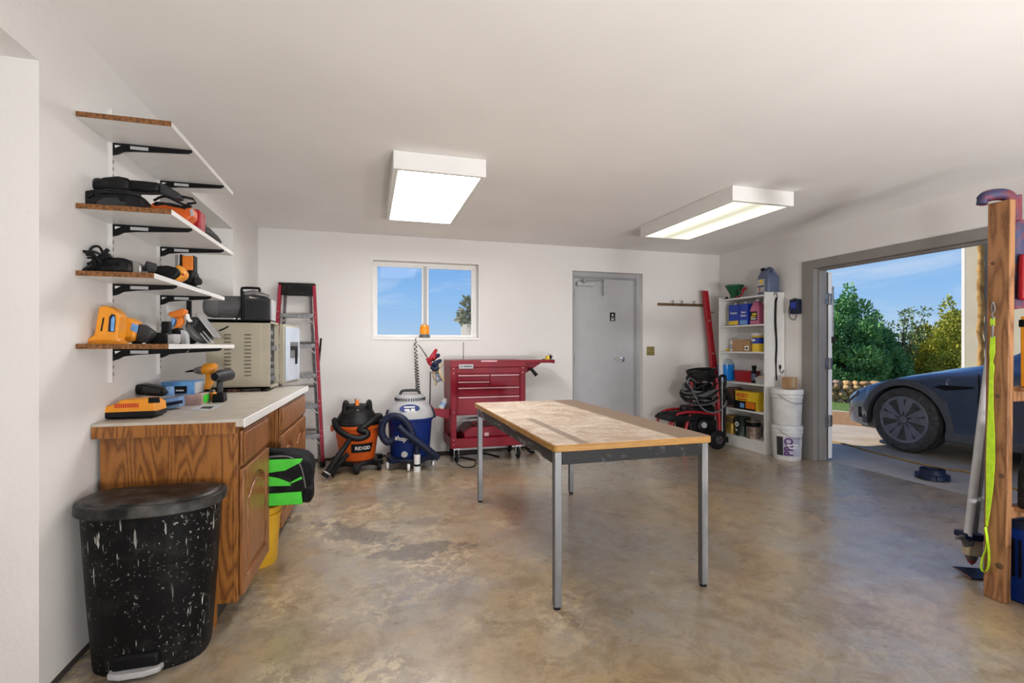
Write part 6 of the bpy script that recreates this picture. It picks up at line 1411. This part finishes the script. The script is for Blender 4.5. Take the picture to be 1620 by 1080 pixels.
mat('dark_green', (.008, .022, .014), .4, var=.2, scale=10)
t, yc, r_ = can('paint_can', 'gold paint can at left of bottom shelf', 'paint can', 1151, 1168, z, .215, 'gold_can', X=4.385)
build(MB().lathe([(r_*1.01, .12), (r_*1.01, .128)], 24, (4.385, yc, z)), 'mid_rib', 'gold_can', t); build(MB().lathe([(r_*.985, .135), (r_*.985, .195)], 24, (4.385, yc, z)), 'upper_label', 'dark_wood', t)
t, yc, r_ = can('paint_can', 'dark green paint can with white emblem on bottom shelf', 'paint can', 1168.5, 1187, z, .225, 'dark_green', X=4.375)
build(MB().lathe([(.016, 0), (.03, 0), (.03, -.003), (.016, -.003), (.016, 0)], 18, (4.375-r_*.985, yc, z+.14), 'x'), 'emblem', 'paper_white', t); build(MB().ob((4.375-r_*.985, yc+.008, z+.07), (.003, .035, .015), (.5, 0, 0)), 'emblem_bar', 'paper_white', t)
t, yc, r_ = can('paint_can', 'bare metal paint can with dark drips, bottom shelf right', 'paint can', 1187, 1205, z, .205, 'can_metal', X=4.365)
build(MB().lathe([(r_*.98, .14), (r_*.99, .145), (r_*.99, .19)], 24, (4.365, yc, z)), 'drip_band', 'ink_black', t)
# bungee strap on the shelf side
q0 = P(1227, 466, UY0-.008); q1 = P(1231, 606, UY0-.008)
t = thing('bungee_strap', 'black bungee strap with hooks hung on side of shelf unit', 'strap', (q0.x, UY0-.01, .80))
z0 = q0.z; x_ = q0.x; ys_ = UY0-.009
build(MB().tube(spl([(x_+.002, ys_, z0-.06), (x_-.004, ys_, z0-.3), (x_+.012, ys_, z0-.55), (x_+.004, ys_, z0-.75), (x_+.012, ys_, .83)], 5), [.012]*8+[.010]*8+[.007]*5, 8), 'strap', 'ink_black', t)
build(MB().tube(spl([(x_+.003, ys_, z0-.06), (x_+.022, ys_, z0-.02), (x_+.012, ys_, z0+.018), (x_-.012, ys_, z0+.018), (x_-.02, ys_, z0-.008)], 5), .006, 7), 'hook', 'dull_steel', t)
build(MB().ob((x_+.008, ys_, z0-.055), (.022, .014, .05), (0, .2, 0)), 'hook_sleeve', 'ink_black', t, .003)
x2 = P(1236, 585, ys_).x; z2 = P(1236, 585, ys_).z
build(MB().tube(spl([(x2-.015, ys_, z2+.03), (x2-.012, ys_, z2-.01), (x2+.01, ys_, z2-.035), (x2+.032, ys_, z2-.02), (x2+.03, ys_, z2+.0)], 4), .006, 7), 'hook', 'dull_steel', t)
build(MB().ob((x2-.016, ys_, z2+.035), (.02, .014, .045)), 'hook_sleeve', 'ink_black', t, .003)
# ------------------------------------------------------------------ buckets
def bucket(label, z, lid):
    bx_, by_ = 4.375, 4.345; b0 = thing('plastic_bucket', label, 'bucket', (bx_, by_, z), group='stacked white buckets')
    build(MB().lathe([(0, 0), (.132, 0), (.135, .006), (.147, .29), (.154, .292), (.155, .302), (.148, .306), (.148, .325), (.156, .328), (.156, .345), (.149, .349), (.15, .372), (.14, .372), (.125, .012), (0, .012)], 36, (bx_, by_, z)), 'pail', 'bucket_plastic', b0)
    h_ = MB().tube(spl([(bx_+.155*cos(a_), by_+.155*sin(a_), z+.335-.10*sin(k_*pi)) for k_, a_ in [(i/10, -pi*.95+i/10*pi*.9) for i in range(11)]], 3), .003, 6)
    build(h_, 'wire_handle', 'dull_steel', b0)
    if lid: build(MB().lathe([(.153, .33), (.158, .335), (.158, .376), (.15, .382), (.13, .379), (0, .378)], 36, (bx_, by_, z)), 'lid', 'white_plastic', b0)
    return b0, bx_, by_
b0, bx_, by_ = bucket('white bucket with purple-lettered label, lower of the stack', 0, False)
ang0 = math.atan2(-by_, -bx_)+.10; rr_ = .1445; nn = 14; rows = []
for z_, r_ in ((.05, .1385), (.255, .1462)):
    rows.append([(bx_+r_*cos(ang0+(i/nn-.5)*1.75), by_+r_*sin(ang0+(i/nn-.5)*1.75), z_) for i in range(nn+1)])
mat('label_lilac', (.40, .40, .52), .5, col2=(.58, .57, .64), scale=12)
lb = build(MB().loft(rows, cap=False, closed=False), 'label_sheet', 'label_lilac', b0)
rows = []
for z_, r_ in ((.052, .139), (.252, .1466)): rows.append([(bx_+r_*cos(ang0+(-.48+.27*i/5)*1.75), by_+r_*sin(ang0+(-.48+.27*i/5)*1.75), z_) for i in range(6)])
build(MB().loft(rows, cap=False, closed=False), 'photo_panel', 'dark_grey', lb)
a_ = ang0+.03
text('PRO', .118, 'ink_purple', lb, (.1465*cos(a_), .1465*sin(a_), .15), (pi/2-.0, -pi/2, a_+pi/2), bold=.004, sx=.85)
a_ = ang0+.28; rows = [[(bx_+.1487*cos(a_+(i/6-.5)*.55), by_+.1487*sin(a_+(i/6-.5)*.55), z_) for i in range(7)] for z_ in (.135, .146)]
build(MB().loft(rows, cap=False, closed=False), 'label_line', 'paper_white', lb)
rows = [[(bx_+.1489*cos(a_+(i/6-.5)*.75), by_+.1489*sin(a_+(i/6-.5)*.75), z_) for i in range(7)] for z_ in (.160, .176)]
build(MB().loft(rows, cap=False, closed=False), 'label_line', 'paper_white', lb)
b1, bx_, by_ = bucket('plain white bucket with lid, upper of the stack', .372-.0, True)
p = Vector((4.40, 4.36, .372+.382)); t = thing('kraft_box', 'small brown cardboard box on top of white buckets', 'box', p)
build(MB().bx(4.365, 4.47, 4.30, 4.405, p.z, p.z+.125), 'carton_body', 'cardboard', t, .002); build(MB().bx(4.40, 4.435, 4.2992, 4.30, p.z+.02, p.z+.124), 'tape', 'tan', t)

# ------------------------------------------------------------------ right edge: strap, bundle, tripod, blade
xs = 2.8895
def fp(px, py): return atX(px, py, xs)
t = thing('ratchet_strap', 'lime green webbing strap hooked on the timber post', 'strap', fp(1567, 885))
def ribbon(mb, L_, w_, th=.0015):
    rings = []
    for (px, py), ww, off in L_:
        c0 = fp(px, py); k_ = c0.z/1.915*.024; x_ = xs+k_-.004-off
        rings.append([(x_-th, c0.y-ww, c0.z), (x_-th, c0.y+ww, c0.z), (x_+th, c0.y+ww, c0.z), (x_+th, c0.y-ww, c0.z)])
    mb.loft(rings); return mb
build(ribbon(MB(), [((1568, 532), .009, .001), ((1567.5, 545), .010, .0), ((1567.5, 558), .011, .001), ((1567, 572), .006, .004), ((1567.5, 580), .010, .002), ((1566.5, 600), .008, .002), ((1566, 640), .010, .001), ((1567, 690), .016, .004), ((1567, 730), .017, .004), ((1566, 770), .014, .004), ((1563, 815), .007, .004), ((1561.5, 832), .004, .003)], .016), 'webbing', 'strap_lime', t)
build(ribbon(MB(), [((1568, 503), .008, .002), ((1568, 509), .009, .004), ((1568, 515), .008, .002)], .01), 'upper_webbing', 'strap_lime', t)
def loopt(px): return [Vector((xs-.008+fp(*q).z*.0125, fp(*q).y, fp(*q).z)) for q in px]
lp = spl(loopt([(1561, 833), (1563, 850), (1566, 868), (1566.5, 890), (1563, 902), (1557, 903), (1554.5, 894), (1557, 880), (1562, 868), (1563.5, 850), (1560, 835)]), 4)
rings = [[p_+Vector((-.010, 0, 0)), p_+Vector((-.010, .0015, 0)), p_+Vector((.006, .0015, 0)), p_+Vector((.006, 0, 0))] for p_ in lp]
build(MB().loft(rings), 'end_loop', 'strap_lime', t)
sp_ = [fp(1569, 478), fp(1571, 485), fp(1570.5, 493), fp(1567, 492), fp(1566.5, 483), fp(1568.5, 478)]
build(MB().tube(spl([p_+Vector((.012, 0, 0)) for p_ in sp_], 4, True), .003, 6, True), 'hook_eye', 'steel', t)
build(MB().tube(spl([p_+Vector((.012, 0, 0)) for p_ in (fp(1569, 493), fp(1567, 498), fp(1569.5, 502), fp(1568, 506))], 4), .0045, 6), 'hook_shank', 'steel', t)
build(MB().tube([p_+Vector((.010, 0, 0)) for p_ in (fp(1568.5, 513), fp(1567.5, 534))], .004, 6), 'buckle', 'dull_steel', t)
# dark red and navy bag hung over the post
mat('maroon', (.16, .02, .03), .6, col2=(.03, .03, .09), scale=14, thr=(.42, .55), bump=.5, bscale=40)
t = thing('climbing_harness', 'navy and dark red padded harness slung over the timber post', 'harness', (3.0, 1.66, 1.30))
build(MB().tube(spl([(2.885, 1.69, 1.912), (2.895, 1.685, 1.945), (2.93, 1.66, 1.955), (2.965, 1.635, 1.945), (2.985, 1.625, 1.90), (2.99, 1.62, 1.82)], 5), [.022]*4+[.028]*18+[.024]*4, 10), 'shoulder_pad', 'maroon', t)
build(MB().tube(spl([(3.01, 1.64, 1.95), (3.03, 1.65, 1.80), (3.05, 1.66, 1.62), (3.045, 1.66, 1.48), (3.05, 1.655, 1.40)], 5), [.035]*5+[.048]*8+[.04]*8, 10), 'padding', 'maroon', t)
build(MB().ob((3.03, 1.605, 1.55), (.055, .03, .22), (0, .05, .2)), 'pouch', 'red', t, .012, 3)
build(MB().ob((3.03, 1.592, 1.50), (.03, .012, .05)), 'tag', 'paper_white', t, .002)
t = thing('yellow_level', 'yellow and black spirit level standing behind the timber post', 'level', (3.01, 1.58, 1.023))
build(MB().bx(2.985, 3.04, 1.57, 1.595, 1.024, 1.36), 'body', 'yellow_orange', t, .004); build(MB().bx(2.981, 3.044, 1.565, 1.60, 1.31, 1.345), 'end_cap', 'ink_black', t, .003); build(MB().bx(2.998, 3.025, 1.566, 1.57, 1.20, 1.24), 'vial', 'light_blue', t)
t = thing('black_tool_case', 'dark hard tool case on lower rack shelf behind post', 'tool case', (3.1, 1.78, .456))
build(MB().prism([(2.945, .456), (3.5, .456), (3.5, .76), (3.0, .76), (2.95, .62)], 'y', 1.34, 1.59), 'case', 'black_dusty', t, .012); build(MB().tube(spl([(3.15, 1.46, .755), (3.17, 1.46, .80), (3.33, 1.46, .80), (3.35, 1.46, .755)], 4), .012, 8), 'handle', 'black_plastic', t)
t = thing('blue_crate', 'blue plastic crate under the rack shelf at picture edge', 'crate', (3.25, 1.50, 0))
build(MB().bx(2.965, 3.52, 1.44, 1.66, .0, .38), 'crate_body', 'vac_blue', t, .01); build(MB().bx(2.96, 3.53, 1.43, 1.668, .35, .385), 'rim', 'navy', t, .006)
mb = MB()
for i in range(8): mb.bx(2.962, 2.966, 1.46+i*.024, 1.47+i*.024, .12, .30)
build(mb, 'side_slots', 'ink_black', t)
t = thing('green_box', 'green cardboard box on floor at right picture edge', 'box', (3.03, 1.30, 0))
build(MB().bx(2.86, 3.2, 1.20, 1.415, 0, .29), 'carton_body', 'green', t, .004); build(MB().bx(2.859, 3.201, 1.199, 1.416, .24, .25).bx(2.859, 3.201, 1.199, 1.416, .07, .08), 'stripe', 'tan', t)
# survey tripod leg and steel blade
t = thing('survey_tripod', 'grey folded tripod leaning behind timber post, pointed red foot', 'tripod', (2.98, 1.90, 0))
def g(px, py, Y_): return atY(px, py, Y_)
Yt = 1.86
a0, a1 = g(1556, 640, Yt+.10), g(1531, 848, Yt); a2 = g(1528, 850, Yt)
build(MB().tube([a0+(a0-a1)*.5, a1], .019, 14), 'leg_tube', 'light_grey', t)
build(MB().tube([a0+(a0-a1)*.5+Vector((.06, .02, 0)), a1+Vector((.055, .012, -.01))], .02, 14), 'leg_tube', 'grey_plastic', t)
build(MB().tube([a0+(a0-a1)*.45+Vector((.115, .04, 0)), a1+Vector((.10, .05, .02))], .02, 14), 'leg_tube', 'light_grey', t)
c0 = a1+Vector((.045, .012, -.005)); build(MB().ob(c0, (.125, .075, .032), (0, .12, -.3)), 'collar', 'navy', t, .006)
build(MB().ob(c0+Vector((.012, .0, -.065)), (.075, .045, .085), (0, .08, -.3)), 'shoe_block', 'tan', t, .006)
tip = atZ(1537, 893, .012)
build(MB().tube([c0+Vector((-.03, 0, -.02)), c0.lerp(tip, .55), c0.lerp(tip, .75)], [.026, .03, .026], 10), 'shoe', 'grey_plastic', t)
build(MB().tube([c0.lerp(tip, .72), c0.lerp(tip, .86), tip], [.027, .02, .003], 10), 'red_tip', 'red', t)
s0 = g(1513, 851, Yt); build(MB().tube([c0+Vector((-.04, 0, -.03)), s0.lerp(c0, .4), s0], [.016, .013, .008], 8), 'step_lug', 'grey_plastic', t)
q = [atZ(1508, 895, .03), atZ(1537, 914, .012), atZ(1560, 916, .006), atZ(1565, 900, .012)]
t = thing('steel_blade', 'dark flat steel blade on floor beside the timber post', 'blade', Vector((q[0].x+.1, q[0].y-.05, 0)))
build(MB().loft([[p_-Vector((0, 0, .006)) for p_ in q], [p_ for p_ in q]]), 'plate', 'navy', t)
build(MB().tube([q[0]-Vector((0,0,.004)), q[1]-Vector((0,0,.004))], .004, 6), 'ground_edge', 'rust_brown', t)
# ------------------------------------------------------------------ bowl and hose by the doorway
p = atZ(1475, 757, 0); t = thing('pet_bowl', 'navy plastic pet bowl with lugs near the doorway', 'bowl', p)
build(MB().lathe([(0, .006), (.115, .0), (.122, .004), (.115, .04), (.10, .05), (.092, .09), (.094, .094), (.086, .094), (.075, .02), (0, .015)], 32, (p.x, p.y, 0)), 'bowl_body', 'navy', t)
for i in range(8): a_ = 2*pi*i/8+.2; build(MB().ob((p.x+.115*cos(a_), p.y+.115*sin(a_), .025), (.03, .045, .04), (0, 0, a_)), 'lug', 'navy', t, .005)
hpts = [atZ(*q_, .008) for q_ in ((1308, 696), (1340, 703), (1375, 713), (1410, 722), (1450, 732), (1500, 742), (1544, 750))]+[Vector((4.95, 2.2, .008)), Vector((4.93, 1.2, .008))]
tag(build(MB().tube(spl(hpts), .009, 7), 'garden_hose', 'rope', loc=hpts[3]), 'thin tan hose lying along the concrete outside doorway', 'hose')
